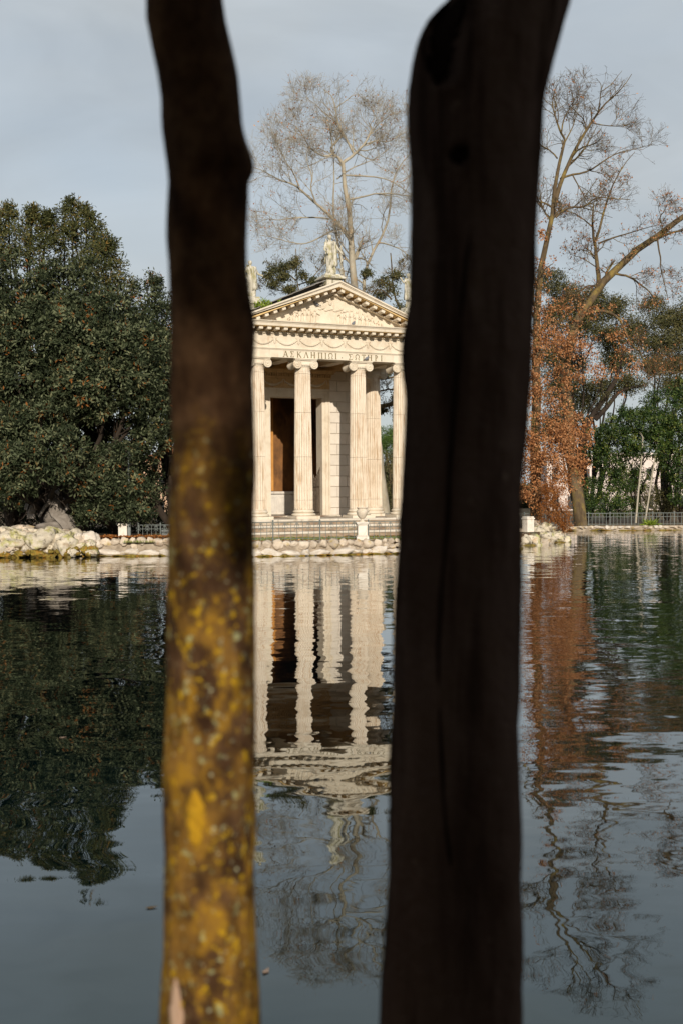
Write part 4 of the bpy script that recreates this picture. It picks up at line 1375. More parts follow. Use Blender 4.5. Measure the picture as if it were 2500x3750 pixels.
def blob_points(blobs, density, rg, shell=.32, back=.4, rough=.22, clump=.30):
    """scatter leaf-cluster centres over small clumps that cover ellipsoids; returns points, outward directions"""
    Ps, Ns = [], []
    for bi, bb in enumerate(blobs):
        c, r, wt = np.array(bb[0]), np.array(bb[1]), (bb[2] if len(bb) > 2 else 1.0)
        area = 4 * pi * ((r[0] * r[1]) ** 1.6 / 3 + (r[0] * r[2]) ** 1.6 / 3 + (r[1] * r[2]) ** 1.6 / 3) ** (1 / 1.6)
        cl = min(clump, r.min() * .5)
        ns = int(area / (cl * cl * 2.0)) + 4
        m = max(3, int(area * density / ns * 1.25))
        d = rg.normal(size=(ns, 3))
        d /= np.linalg.norm(d, axis=1, keepdims=True)
        keep = (d[:, 1] < .15) | (rg.random(ns) < back)
        keep &= rg.random(ns) < wt
        d = d[keep]
        if len(d) == 0:
            continue
        rad = 1 - shell * rg.random(len(d)) ** 1.6
        q = c + d * r
        rad *= 1 + rough * lump(q, 1.6) + rough * .6 * lump(q + 7, 4.2)
        pc = c + d * np.maximum(r - cl * .7, r * .4) * rad[:, None]
        nn = d / r
        nn /= np.linalg.norm(nn, axis=1, keepdims=True)
        e = rg.normal(size=(len(d), m, 3))
        e /= np.linalg.norm(e, axis=2, keepdims=True)
        e = e + nn[:, None, :] * .75 + np.array([0, 0, .25])
        e /= np.linalg.norm(e, axis=2, keepdims=True)
        sz = cl * rg.uniform(.7, 1.25, (len(d), 1, 1)) * np.array([1.15, 1.15, .8])
        Ps.append((pc[:, None, :] + e * sz * (1 - .25 * rg.random((len(d), m, 1)))).reshape(-1, 3))
        Ns.append(e.reshape(-1, 3))
    return np.concatenate(Ps), np.concatenate(Ns)

def rosettes(Pc, Nc, k, L, Wd, rg, spread=(.5, 1.6), jit=.04, droop=0.0):
    """k leaves round every clump centre"""
    n = len(Pc)
    Pp = np.repeat(Pc, k, axis=0)
    Nn = np.repeat(Nc, k, axis=0)
    N = n * k
    rnd = rg.normal(size=(N, 3))
    tang = rnd - (rnd * Nn).sum(1, keepdims=True) * Nn
    tang /= np.linalg.norm(tang, axis=1, keepdims=True) + 1e-9
    al = rg.uniform(spread[0], spread[1], (N, 1))
    ax = Nn * np.cos(al) + tang * np.sin(al)
    ax[:, 2] -= droop
    nr = Nn + rg.normal(size=(N, 3)) * .35
    pos = Pp + rg.normal(size=(N, 3)) * jit
    return pos, ax, nr, L * rg.uniform(.7, 1.25, N), Wd * rg.uniform(.75, 1.2, N)

def px_blobs(lst, origin, thick=1.0):
    """(px, py, Y, rx, ry) in photo pixels -> local ellipsoids"""
    out = []
    for b in lst:
        px, py, Y, rx, ry = b[:5]
        s = Y / FPX
        c = P(px, py, Y) - origin
        out.append(((c.x, c.y, c.z), (rx * s, (rx + ry) / 2 * s * thick, ry * s), b[5] if len(b) > 5 else 1.0))
    return out

# --- branch growing (all vectorised)
def grow(par, prad, k, length, rg, pn=5, t0=.25, t1=1.0, up=.25, spread=.9, wob=.12, rscale=.5, rmin=.004, droop=0.0, tip=.35):
    """children of polylines par (M,P,3): returns pts (M*k,pn,3), radii"""
    Mn, Pn, _ = par.shape
    t = rg.uniform(t0, t1, (Mn, k)) * (Pn - 1)
    i = np.minimum(t.astype(int), Pn - 2)
    f = (t - i)[..., None]
    rows = np.arange(Mn)[:, None]
    p = par[rows, i] * (1 - f) + par[rows, i + 1] * f
    tan = par[rows, i + 1] - par[rows, i]
    tan /= np.linalg.norm(tan, axis=2, keepdims=True) + 1e-9
    r0 = (prad[rows, i] * (1 - f[..., 0]) + prad[rows, i + 1] * f[..., 0]) * rscale
    rnd = rg.normal(size=(Mn, k, 3))
    rnd -= (rnd * tan).sum(2, keepdims=True) * tan
    rnd /= np.linalg.norm(rnd, axis=2, keepdims=True) + 1e-9
    a = rg.uniform(.55, 1.15, (Mn, k, 1)) * spread
    d = tan * np.cos(a) + rnd * np.sin(a)
    d[..., 2] += up
    d /= np.linalg.norm(d, axis=2, keepdims=True)
    L = length * rg.uniform(.55, 1.2, (Mn, k)) * (1.25 - .9 * (t / (Pn - 1)))
    p = p.reshape(-1, 3); d = d.reshape(-1, 3); L = L.reshape(-1); r0 = np.maximum(r0.reshape(-1), rmin)
    pts = [p]
    for s in range(1, pn):
        d = d + rg.normal(size=d.shape) * wob
        d[:, 2] += up * .12 - droop * s / pn
        d /= np.linalg.norm(d, axis=1, keepdims=True)
        pts.append(pts[-1] + d * (L / (pn - 1))[:, None])
    pts = np.stack(pts, axis=1)
    rad = r0[:, None] * np.linspace(1, tip, pn)[None, :]
    return pts, np.maximum(rad, rmin * .8)

def resample(poly, n):
    poly = np.asarray(poly, float)
    seg = np.r_[0, np.cumsum(np.linalg.norm(np.diff(poly, axis=0), axis=1))]
    t = np.linspace(0, seg[-1], n)
    # Catmull-like smoothing via dense linear + box filter
    out = np.stack([np.interp(t, seg, poly[:, i]) for i in range(poly.shape[1])], axis=1)
    for _ in range(2):
        out[1:-1] = out[1:-1] * .5 + (out[:-2] + out[2:]) * .25
    return out

def limbs_px(limbs, Y0, origin, rg, n=14, zx=None):
    """traced limbs: (points in photo px, r0 px, r1 px, dy0, dy1) -> arrays of polylines and radii"""
    pts, rads = [], []
    for (pl, r0, r1, d0, d1) in limbs:
        m = len(pl)
        w3 = []
        for i, (px, py) in enumerate(pl):
            Y = Y0 + d0 + (d1 - d0) * i / max(m - 1, 1)
            w3.append(tuple(P(px, py, Y) - origin))
        q = resample(w3, n)
        s = Y0 / FPX
        pts.append(q + np.r_[np.zeros((1, 3)), rg.normal(size=(n - 1, 3)) * r1 * s * .35])
        rads.append(np.linspace(r0, r1, n) * s)
    return np.stack(pts), np.stack(rads)

def merge_tubes(batches):
    V_, F_, o = [], [], 0
    for pts, rad, n in batches:
        v, f = tubes(pts, rad, n)
        V_.append(v); F_.append(f + o); o += len(v)
    return np.concatenate(V_), np.concatenate(F_)

def Z1(x0, y0, s, pl):          # zoom-window coordinates -> photo pixels
    return [(x0 + x * s, y0 + y * s) for x, y in pl]

# --- evergreen helper
def evergreen(name, label, base, blobs, mat, density, k, L, Wd, seed, bark='bark_dark', trunk_r=.18, cat='tree', group=None, spread=(.5, 1.6),
              thick=1.0, shell=.35, back=.4, jit=.05, droop=0., limb_sides=6, rough=.22, clump=.30):
    rg = np.random.default_rng(seed)
    root = empty(name, base)
    tag(root, label, cat, group)
    bl = px_blobs(blobs, Vector(base), thick)
    Pc, Nc = blob_points(bl, density, rg, shell, back, rough, clump)
    Pc[:, 2] = np.maximum(Pc[:, 2], .03)
    pos, ax, nr, l_, w2 = rosettes(Pc, Nc, k, L, Wd, rg, spread, jit, droop)
    tint = np.clip(np.repeat(rg.beta(2.2, 2.4, len(Pc)) + .26 * lump(Pc, 1.9), k) + rg.normal(size=len(pos)) * .12, 0, 1)
    leaves('crown', pos, ax, nr, l_, w2, mat, root, tint)
    # trunk and limbs reaching into the lobes
    lim, rad = [], []
    top = max(b[0][2] for b in bl)
    for (c, r, _w) in bl:
        c = np.array(c)
        f = c * np.array([.25, .25, .45])
        w1, w3_ = rg.normal(size=3) * c[2] * .05, rg.normal(size=3) * c[2] * .07
        lim.append(resample([(0, 0, -.1), (f[0] * .4 + w1[0], f[1] * .4 + w1[1], max(c[2] * .2, .05)), f + w3_, c * .62 + w1, c * .8 + np.array([0, 0, -.1]), c + np.array([0, 0, r[2] * .5])], 12))
        rad.append(np.linspace(trunk_r, .015, 12))
    lim, rad = np.stack(lim), np.stack(rad)
    tw, tr = grow(lim, rad, 7, max(.5, np.mean([b[1][0] for b in bl]) * 1.2), rg, 5, .5, 1.0, .2, 1.0, .2, .4, .006)
    v, f = merge_tubes([(lim, rad, limb_sides), (tw, tr, 4)])
    obj('trunk', np_mesh('trunk', v, f, True), bark, root)
    return root

G_L = 'evergreen trees on the left bank'
evergreen('magnolia_tree', 'huge dark glossy evergreen tree overhanging the left bank', P(190, 1945, 37.2), [
    (70, 1120, 37, 190, 200), (250, 1100, 36.8, 150, 150), (360, 1170, 36.6, 140, 150), (150, 1250, 35.9, 210, 170), (330, 1300, 35.7, 190, 150), (460, 1250, 36.2, 150, 190),
    (60, 1420, 35.6, 180, 150), (240, 1440, 35.4, 180, 120), (420, 1410, 35.6, 170, 120), (545, 1330, 36.2, 95, 140), (540, 1490, 36.4, 90, 130), (150, 1560, 34.2, 140, 90), (30, 1570, 34.4, 110, 100),
    (220, 1640, 33.6, 115, 80), (95, 1700, 33.3, 115, 85), (10, 1750, 33.6, 80, 80), (560, 1600, 36.8, 60, 100), (300, 1580, 38.8, 120, 110), (460, 1600, 38.0, 85, 90), (-100, 1300, 36, 180, 260), (-90, 1600, 36, 130, 200), (-120, 1050, 37, 160, 150),
    (330, 1720, 39.2, 140, 120), (500, 1730, 39.0, 90, 130), (140, 1780, 39.2, 160, 130), (150, 1330, 38.4, 260, 280), (420, 1380, 38.4, 200, 270), (100, 1600, 38.6, 240, 170), (215, 1725, 33.3, 70, 42), (300, 1770, 34.0, 50, 50), (60, 1780, 33.5, 80, 45)],
    'leaf_magnolia', 34, 8, .145, .055, 21, trunk_r=.16, group=G_L, shell=.55, jit=.07, clump=.5, rough=.32)
evergreen('magnolia_tree', 'low drooping glossy evergreen bush beside the white post', P(425, 1950, 36.0), [
    (400, 1690, 34.9, 85, 70), (465, 1665, 34.4, 50, 55), (380, 1790, 34.7, 95, 80), (470, 1780, 34.8, 75, 80), (355, 1870, 34.6, 75, 50), (450, 1870, 34.7, 85, 45), (520, 1880, 34.9, 40, 35), (300, 1880, 34.9, 35, 40)],
    'leaf_magnolia', 40, 8, .13, .05, 22, trunk_r=.07, cat='bush', group=G_L, jit=.06)
evergreen('bay_tree', 'feathery olive green tree rising highest behind the left trees', P(300, 1940, 40.5), [
    (265, 800, 40.2, 58, 62), (300, 870, 40, 75, 75), (360, 930, 40, 70, 80), (235, 880, 40.4, 60, 70), (410, 1000, 40, 60, 70), (320, 1000, 39.5, 100, 80), (440, 1060, 40, 60, 80), (262, 755, 40.3, 26, 32), (318, 775, 40.3, 22, 30), (350, 830, 40.2, 34, 42), (395, 905, 40, 30, 40)],
    'leaf_bay', 26, 8, .14, .045, 23, trunk_r=.14, group=G_L, shell=.75, back=.6, jit=.08, spread=(.2, 1.3), rough=.3)
evergreen('bay_tree', 'olive evergreen with a ragged top at the left edge', P(40, 1940, 40.2), [
    (35, 820, 40, 60, 50), (-40, 830, 40, 70, 60), (115, 830, 40, 45, 45), (175, 850, 40, 40, 42), (60, 900, 39.7, 110, 80), (150, 930, 39.6, 90, 80), (-60, 950, 39.8, 120, 110), (30, 775, 40, 26, 28), (120, 785, 40, 16, 26), (180, 800, 40, 12, 22)],
    'leaf_bay', 28, 8, .14, .045, 24, trunk_r=.14, group=G_L, shell=.6, back=.6, jit=.08, spread=(.2, 1.3), rough=.3)
evergreen('magnolia_tree', 'rounded evergreen tree partly hidden by the lichened trunk', P(640, 1940, 39.5), [
    (540, 1080, 39.4, 60, 80), (590, 1150, 39.2, 70, 90), (640, 1200, 39.2, 110, 130), (600, 1330, 39.0, 85, 150), (680, 1380, 39.2, 110, 170), (610, 1500, 39.2, 55, 80), (690, 1560, 39.4, 90, 120), (560, 1050, 39.5, 30, 36), (725, 1180, 39.3, 80, 110)],
    'leaf_magnolia', 28, 8, .13, .05, 25, trunk_r=.14, group=G_L, shell=.45, jit=.07)

# --- bare plane tree behind the temple
def bare_tree(name, label, base_px, Y0, limbs, seed, bark, lv, cat='tree', group=None, leafmat='leaf_brown', leaf_n=1500, leaf_L=.1, n=16, up=.25, twig_r=.0055, droop=0.0, extra=None, leaf_w=.06, foliage=None, top_px=None):
    rg = np.random.default_rng(seed)
    base = P(base_px[0], base_px[1], Y0)
    base.z = max(base.z, .2)
    root = empty(name, base)
    tag(root, label, cat, group)
    pts, rad = limbs_px(limbs, Y0, base, rg, n)
    v, f = merge_tubes([(pts, rad, 10)])
    obj('trunk', np_mesh('trunk', v, f, True), bark, root)
    cur, cr, bat, ends = pts, rad, [], []
    for (k, L, t0, sp, wob, rs2) in lv:
        cur, cr = grow(cur, cr, k, L, rg, 6, t0, 1.0, up, sp, wob, rs2, twig_r, droop)
        if top_px is not None:
            ok_ = cur[:, :, 2].max(axis=1) < P(base_px[0], top_px, Y0).z - base.z + rg.normal(size=len(cur)) * .18
            cur, cr = cur[ok_], cr[ok_]
        bat.append((cur, cr, 5 if len(cur) < 600 else 3))
        ends.append(cur)
    v, f = merge_tubes(bat)
    obj('branches', np_mesh('branches', v, f, True), bark, root)
    tips = np.concatenate([e[:, 2:].reshape(-1, 3) for e in ends[-2:]])
    sel = rg.integers(0, len(tips), leaf_n)
    pos = tips[sel] + rg.normal(size=(leaf_n, 3)) * .03
    if foliage is not None:
        bl = px_blobs(foliage[0], base, foliage[3] if len(foliage) > 3 else 1.0)
        Pc, Nc = blob_points(bl, foliage[1], rg, .95, .6, .35, .20)
        Pc[:, 2] = np.maximum(Pc[:, 2], .05)
        pos = np.concatenate([pos, np.repeat(Pc, foliage[2], axis=0) + rg.normal(size=(len(Pc) * foliage[2], 3)) * .07])
    N = len(pos)
    ax = rg.normal(size=(N, 3)) * np.array([.7, .7, .5]) + np.array([0, 0, -.7])
    nr = rg.normal(size=(N, 3)) + np.array([0, -.6, .2])
    leaves('leaves', pos, ax, nr, leaf_L * rg.uniform(.6, 1.3, N), leaf_w * rg.uniform(.7, 1.2, N), leafmat, root, np.clip(.45 + .42 * lump(pos, 2.6) + rg.normal(size=N) * .22, 0, 1))
    return root

zc = lambda pl: Z1(850, 200, 1 / 2.24, pl)
plane = [
    ([(1405, 1900), (1385, 1720), (1352, 1450), (1312, 1180), (1290, 1000)] + zc([(975, 1500), (960, 1300), (938, 1100), (925, 980), (905, 890)]), 26, 6.5, 0, -.5),
    (zc([(905, 890), (870, 840), (820, 815), (800, 760), (860, 715), (900, 660)]), 5.5, 2.0, -.5, -.2),
    (zc([(905, 890), (1000, 820), (1080, 740), (1135, 650), (1140, 590), (1120, 560)]), 6, 1.8, -.5, .6),
    (zc([(1000, 820), (960, 740), (910, 650), (862, 560), (845, 440), (834, 360), (800, 310), (750, 285)]), 4.5, 1.0, -.2, -.4),
    (zc([(820, 818), (760, 845), (690, 800), (640, 780), (600, 690), (520, 580), (460, 560)]), 3.2, .9, -.5, -1.2),
    ([(1345, 1400), (1292, 1160)] + zc([(900, 1790), (880, 1600), (850, 1430), (800, 1280), (820, 1160), (860, 1020), (830, 880), (825, 760), (800, 600)]), 8, 1.2, .6, -.2),
    (zc([(960, 1480), (880, 1400), (780, 1300), (690, 1220), (610, 1160), (550, 1080), (480, 1045), (390, 1040), (310, 990), (250, 935), (180, 925)]), 6.5, 1.2, -.2, -1.8),
    ([(1348, 1400), (1338, 1180)] + zc([(1060, 1790), (1130, 1620), (1200, 1530), (1290, 1440), (1310, 1340), (1290, 1200), (1290, 1040), (1340, 900), (1400, 840), (1500, 780)]), 9, 1.2, .3, .8),
    (zc([(930, 990), (1060, 995), (1200, 1005), (1300, 1030), (1450, 1140), (1560, 1200)]), 3.2, 1.0, -.4, .8),
    (zc([(950, 1190), (1060, 1170), (1180, 1135), (1330, 1140), (1450, 1165), (1600, 1150)]), 3.4, 1.0, -.3, -1.2),
    (zc([(800, 1350), (700, 1330), (560, 1340), (470, 1335), (380, 1370), (280, 1330), (190, 1400)]), 3.2, .9, .2, 1.2),
    (zc([(830, 1440), (720, 1500), (600, 1560), (480, 1545), (350, 1500), (230, 1480)]), 3, .8, .2, -1.0),
    (zc([(690, 1220), (640, 1100), (660, 1000), (610, 880), (620, 760)]), 3, .9, -1, -1.4),
    (zc([(550, 1080), (500, 960), (440, 880), (400, 790), (360, 690)]), 2.8, .8, -1.2, -1.6),
    (zc([(1135, 650), (1200, 560), (1290, 500), (1380, 470)]), 2.4, .8, .3, .9),
    (zc([(845, 440), (930, 380), (990, 330), (1060, 330)]), 2, .7, -.3, .3),
    (zc([(862, 560), (760, 480), (680, 400), (600, 350)]), 2.2, .7, -.3, -1.0),
    (zc([(1080, 740), (1180, 700), (1280, 720), (1400, 640), (1500, 600)]), 2.6, .8, .2, 1.2),
    (zc([(860, 1020), (960, 940), (1060, 900), (1180, 850), (1300, 760)]), 2.6, .8, .2, 1.0),
    (zc([(1200, 1540), (1290, 1560), (1390, 1600), (1470, 1680)]), 3, 1.0, .5, -.6),
    (zc([(980, 1660), (930, 1600), (890, 1540), (850, 1500)]), 3, 1.2, -.1, -.6),
]
bare_tree('plane_tree', 'tall leafless plane tree with pale bark behind the temple', (1405, 1900), 48.0, plane, 31, 'bark_grey',
          [(10, 2.0, .2, .9, .20, .5), (7, 1.2, .2, 1.0, .24, .5), (6, .62, .15, 1.0, .26, .6)], leaf_n=1000, leaf_L=.085, up=.18, twig_r=.0046, leaf_w=.06, top_px=285)

# dark branches seen through the columns, part of a leaning oak behind
z2 = lambda pl: Z1(900, 1300, 600 / 1568, pl)
z1_ = lambda pl: Z1(900, 950, 600 / 1568, pl)
oak_l = [
    ([(1640, 1900), (1620, 1720), (1585, 1560)] + z2([(1640, 430), (1450, 440), (1340, 480), (1245, 515), (1150, 520)]), 16, 7, 0, .3),
    (z2([(1450, 330), (1350, 330), (1280, 345), (1200, 370)]), 3.5, 2, .3, .8),
    (z2([(1460, 200), (1400, 215), (1300, 235), (1240, 220), (1180, 150)]), 3.5, 1.5, .3, -.3),
    ([(1600, 1600), (1570, 1380), (1520, 1220)] + z1_([(1500, 480), (1390, 400), (1400, 100), (1380, -60)]), 8, 2, .2, .8),
    (z1_([(1390, 380), (1300, 290), (1220, 290), (1150, 330)]), 3.2, 1, .3, -.6),
    (z1_([(1395, 200), (1470, 120), (1540, 40)]), 2.8, 1, .5, 1),
    ([(1500, 1420), (1300, 1200), (1100, 1120)] + z1_([(500, 330), (470, 180), (500, 20), (480, -100)]), 5, 1.5, .4, 1.2),
    (z1_([(480, 200), (400, 130), (300, 90), (240, 60)]), 2.4, .8, 1, .6),
    (z1_([(500, 330), (380, 300), (260, 290), (160, 230)]), 2.4, .8, 1, 1.4),
    (z1_([(490, 250), (620, 200), (700, 100), (760, 20)]), 2.4, .8, 1, 1.2),
]
tuft = [(1008, 985, 46, 30, 18), (1050, 972, 46, 26, 16), (1040, 1012, 46, 32, 14), (1085, 962, 46, 18, 26), (1000, 1040, 46, 22, 12), (1060, 1060, 46, 26, 12), (1110, 1008, 46, 22, 16),
        (1150, 1030, 46, 22, 12), (1400, 1030, 46, 32, 22), (1440, 1062, 46, 30, 30), (1390, 1080, 46, 28, 20), (1470, 1125, 46, 28, 30), (1340, 1000, 46, 22, 12), (985, 1010, 46, 22, 12), (1450, 1010, 46, 26, 20),
        (1440, 1345, 46, 22, 12), (1450, 1460, 46, 14, 34), (1400, 1365, 46, 30, 10), (1380, 1500, 46, 30, 8), (1455, 1520, 46, 10, 20)]
bare_tree('oak_tree', 'knotty oak with olive leaf tufts showing behind the pediment and between columns', (1640, 1900), 45.5, oak_l, 33, 'bark_oak',
          [(8, .8, .2, 1.0, .3, .5), (6, .45, .2, 1.0, .3, .55), (4, .25, .2, 1.0, .3, .6)], leafmat='leaf_holm', leaf_n=900, leaf_L=.09, foliage=(tuft, 15, 5), leaf_w=.045)

# --- bare trees on the right with hanging dead leaves
z6 = lambda pl: Z1(1880, 200, 1 / 2.529, pl)
z7 = lambda pl: Z1(1880, 950, 1 / 2.529, pl)
R1 = [
    ([(1962, 1905), (1958, 1700), (1960, 1450), (1962, 1200)] + z6([(215, 2120), (250, 1960), (300, 1760), (350, 1560), (375, 1400), (385, 1250), (385, 1050), (400, 950), (450, 840), (470, 780)]), 22, 4.5, 0, -.3),
    (z6([(470, 780), (430, 720), (385, 580), (350, 460), (375, 330), (410, 260)]), 4, .8, -.3, -.9),
    (z6([(375, 1400), (420, 1180), (480, 1080), (530, 950), (590, 830), (640, 740), (720, 630), (780, 530), (840, 440), (920, 390), (990, 340), (1050, 260), (1090, 180)]), 8.5, 1.0, -.2, .6),
    (z6([(430, 1150), (540, 1100), (650, 1110), (800, 1010), (900, 930), (1050, 885), (1200, 860), (1290, 825)]), 4.2, .8, -.1, 1.2),
    (z6([(385, 1510), (450, 1430), (560, 1400), (640, 1440), (720, 1350), (740, 1310), (830, 1320), (930, 1340), (1080, 1340)]), 4.5, .9, -.2, -1.2),
    (z6([(440, 870), (520, 720), (560, 640), (550, 540), (600, 480)]), 3, .8, -.3, .5),
    (z6([(440, 720), (455, 600), (520, 490), (600, 430), (570, 340), (595, 280)]), 2.8, .7, -.5, -1),
    (z6([(720, 630), (820, 655), (950, 665), (1060, 660)]), 2.2, .7, .2, .5),
    (z6([(780, 530), (800, 400), (810, 270), (760, 220)]), 2.4, .7, .3, -.2),
    (z6([(810, 340), (900, 280), (960, 200), (1000, 150)]), 1.8, .6, .3, .8),
    (z6([(360, 1420), (280, 1370), (200, 1360), (100, 1330)]), 4, 1.2, -.2, -.8),
    (z6([(400, 960), (370, 920), (300, 860), (200, 840), (100, 800)]), 3, 1.0, -.2, .6),
    (z6([(540, 1110), (610, 1240), (690, 1380), (720, 1430)]), 2.6, .9, 0, -.6),
    (z6([(350, 1560), (280, 1450), (200, 1300), (60, 1150)]), 3.5, 1.2, -.2, .8),
    (z6([(540, 980), (580, 960), (640, 870), (720, 890)]), 2, .7, -.2, -.8),
]
brown1 = [(1985, 990, 43.5, 50, 80, .22), (1975, 1110, 43.4, 60, 90, .35), (1940, 1270, 43.2, 60, 110, .4), (1990, 1230, 43.6, 60, 80, .45), (1945, 1430, 43, 60, 110, .42), (2000, 1530, 42.8, 85, 100, .5), (1935, 1620, 42.8, 60, 130, .5),
          (2000, 1680, 42.5, 95, 110, .62), (1945, 1780, 42.6, 60, 110, .5), (2070, 1740, 42.4, 70, 80, .45), (1985, 1840, 42.5, 60, 60, .6), (1990, 850, 43.6, 26, 60, .12), (2060, 1610, 42.7, 70, 70, .5)]
bare_tree('oak_tree', 'leaning bare oak rising above the dead leaves beside the dark trunk', (1962, 1905), 43.6, R1, 35, 'bark_oak',
          [(9, 1.6, .25, .85, .22, .62), (5, 1.0, .2, .95, .26, .6), (4, .5, .15, 1.0, .3, .6)], leaf_n=350, leaf_L=.085, up=.2, twig_r=.005, group='bare oaks on the right', foliage=(brown1, 40, 7), top_px=262)
R2 = [
    ([(2125, 1925), (2108, 1790), (2080, 1600), (2062, 1400), (2066, 1290)] + z7([(480, 640), (640, 480), (700, 380), (760, 270), (830, 190), (930, 80), (1060, 0)]) + z6([(1040, 1860), (1210, 1760), (1320, 1700), (1430, 1550), (1560, 1460), (1700, 1400)]), 24, 9, 0, .4),
    (z6([(780, 2150), (780, 2000), (760, 1850), (740, 1700), (730, 1600), (725, 1500), (740, 1370)]), 9, 2, .2, -.6),
    (z6([(750, 1730), (790, 1640), (830, 1450), (870, 1340), (900, 1230), (1000, 1050), (1060, 960), (1120, 900)]), 5, 1.0, .1, .8),
    (z6([(780, 1750), (900, 1700), (1080, 1650), (1200, 1610), (1320, 1580)]), 3.4, 1.0, .1, -1),
    (z6([(1310, 1720), (1400, 1670), (1500, 1640), (1580, 1620), (1700, 1640)]), 5, 2.5, .3, .9),
    (z7([(920, 130), (1060, 150), (1180, 240), (1270, 300), (1330, 450)]), 4.5, 1.5, .2, -.8),
    (z6([(1330, 1720), (1340, 1830), (1370, 1890), (1350, 1950), (1370, 2020)]) + z7([(1380, 180), (1410, 290), (1430, 380)]), 3.2, 1.0, .3, .8),
    (z7([(690, 490), (800, 470), (930, 500), (1010, 600), (1060, 740), (1120, 820), (1160, 850)]), 6, 2.2, .1, -1.0),
    (z7([(1160, 850), (1200, 920), (1240, 1010), (1300, 1080)]), 2.2, .8, -1, -1.2),
    (z7([(1240, 1110), (1340, 1050), (1450, 1040), (1560, 1050)]), 2.2, 1.6, -.4, -.2),
    (z7([(760, 250), (690, 240), (620, 280), (570, 340)]), 3.6, 1.5, .1, -.8),
    (z6([(730, 1600), (640, 1520), (560, 1470), (480, 1440)]), 3, .9, .1, .8),
    (z6([(1360, 1560), (1350, 1500), (1400, 1440), (1420, 1380)]), 2.4, .8, .2, -.4),
    (z6([(780, 1980), (690, 1920), (620, 1880), (520, 1850)]), 2.2, .7, .1, -.6),
]
brown2 = [(2060, 1140, 46.5, 90, 70, .3), (2040, 1260, 46, 80, 80, .45), (2110, 1270, 46, 90, 70, .5), (2050, 1390, 45.5, 80, 90, .45), (2090, 1560, 45, 60, 80, .5), (2060, 1620, 44.5, 80, 90, .55), (2100, 1700, 44.4, 60, 60, .5),
          (2170, 1150, 46.5, 80, 40, .22), (2260, 1250, 46.5, 70, 80, .25), (2310, 1330, 46, 60, 50, .2), (2260, 1450, 45.5, 60, 40, .15), (2150, 1600, 44.8, 30, 60, .5), (2130, 1700, 44.6, 30, 60, .5), (2230, 1380, 45.8, 60, 40, .22), (2150, 1350, 45.8, 70, 70, .3)]
bare_tree('oak_tree', 'thick mossy limbed oak with copper dead leaves reaching to the right edge', (2125, 1925), 54.0 - 6.5, R2, 37, 'bark_oak',
          [(8, 1.2, .25, .9, .26, .45), (6, .75, .2, 1.0, .28, .55), (5, .4, .15, 1.0, .3, .6)], leaf_n=2000, leaf_L=.09, up=.12, twig_r=.005, droop=.05, group='bare oaks on the right', foliage=(brown2, 32, 6))

# --- evergreens behind on the right
G_R = 'evergreen trees on the far right bank'
evergreen('holm_oak', 'airy olive holm oak with a dark leaning trunk behind the bare oaks', P(2150, 1900, 60), [
    (2010, 1030, 59.6, 60, 60), (2110, 1085, 60, 85, 55), (2060, 1420, 60.5, 80, 90), (2040, 1560, 60.5, 80, 90), (2150, 1480, 60.5, 50, 60), (2190, 1130, 60, 90, 70), (2270, 1130, 60, 50, 42), (2330, 1230, 60, 100, 75), (2230, 1240, 59.5, 80, 60), (2120, 1190, 60, 70, 60), (2040, 1150, 60, 60, 80), (2260, 1330, 59.6, 80, 45),
    (2200, 1420, 60, 70, 40), (2090, 1330, 60.5, 60, 70), (2300, 1410, 59.4, 60, 40), (2020, 1300, 60.5, 60, 90)],
    'leaf_holm', 40, 8, .11, .05, 41, trunk_r=.09, group=G_R, shell=.95, back=.8, jit=.14, rough=.35, clump=.35)
evergreen('holm_oak', 'olive holm oak crown at the right edge below the mossy limb', P(2440, 1900, 61), [
    (2385, 1120, 61, 45, 45), (2440, 1170, 61, 60, 55), (2490, 1230, 61, 60, 70), (2420, 1270, 60.6, 90, 60), (2480, 1340, 60.6, 60, 60), (2390, 1340, 60.4, 70, 45), (2530, 1150, 61, 60, 80), (2470, 1420, 60.4, 80, 40)],
    'leaf_holm', 40, 8, .11, .05, 42, trunk_r=.09, group=G_R, shell=.95, back=.8, jit=.14, rough=.35, clump=.35)
lean = MB()
evergreen('laurel_tree', 'dense deep green laurel behind the far fence at the right', P(2330, 1905, 56.5), [
    (2340, 1560, 56, 110, 70), (2440, 1500, 56.2, 90, 80), (2250, 1620, 56, 90, 80), (2360, 1640, 55.6, 100, 60), (2230, 1700, 55.8, 60, 50), (2270, 1560, 56.4, 80, 70), (2180, 1660, 56.4, 50, 60), (2500, 1440, 56.4, 60, 60), (2400, 1560, 55.6, 70, 50)],
    'leaf_laurel', 34, 8, .125, .055, 43, trunk_r=.05, group=G_R, shell=.45, jit=.06)
evergreen('laurel_tree', 'bright dark green laurel filling the right edge above the fence', P(2490, 1905, 56), [
    (2480, 1600, 55.6, 60, 90), (2500, 1720, 55.2, 60, 80), (2450, 1690, 55.4, 40, 50), (2490, 1810, 55, 50, 50), (2560, 1650, 55.6, 60, 180), (2440, 1600, 56, 60, 60), (2420, 1740, 56.4, 40, 40)],
    'leaf_laurel', 34, 8, .125, .055, 44, trunk_r=.05, group=G_R, shell=.45, jit=.06)
evergreen('laurel_bush', 'low green laurel hedge plant behind the far fence', P(2220, 1905, 56.5), [
    (2180, 1850, 55.6, 50, 40), (2250, 1840, 55.6, 60, 50), (2220, 1780, 55.9, 60, 40), (2300, 1860, 55.8, 55, 40), (2280, 1780, 56, 50, 45), (2160, 1800, 56.2, 40, 60), (2290, 1720, 56.3, 55, 45), (2335, 1760, 56.6, 45, 55), (2230, 1740, 56.6, 40, 40)],
    'leaf_laurel', 34, 8, .11, .05, 45, trunk_r=.03, cat='bush', group=G_R, shell=.5, jit=.06)
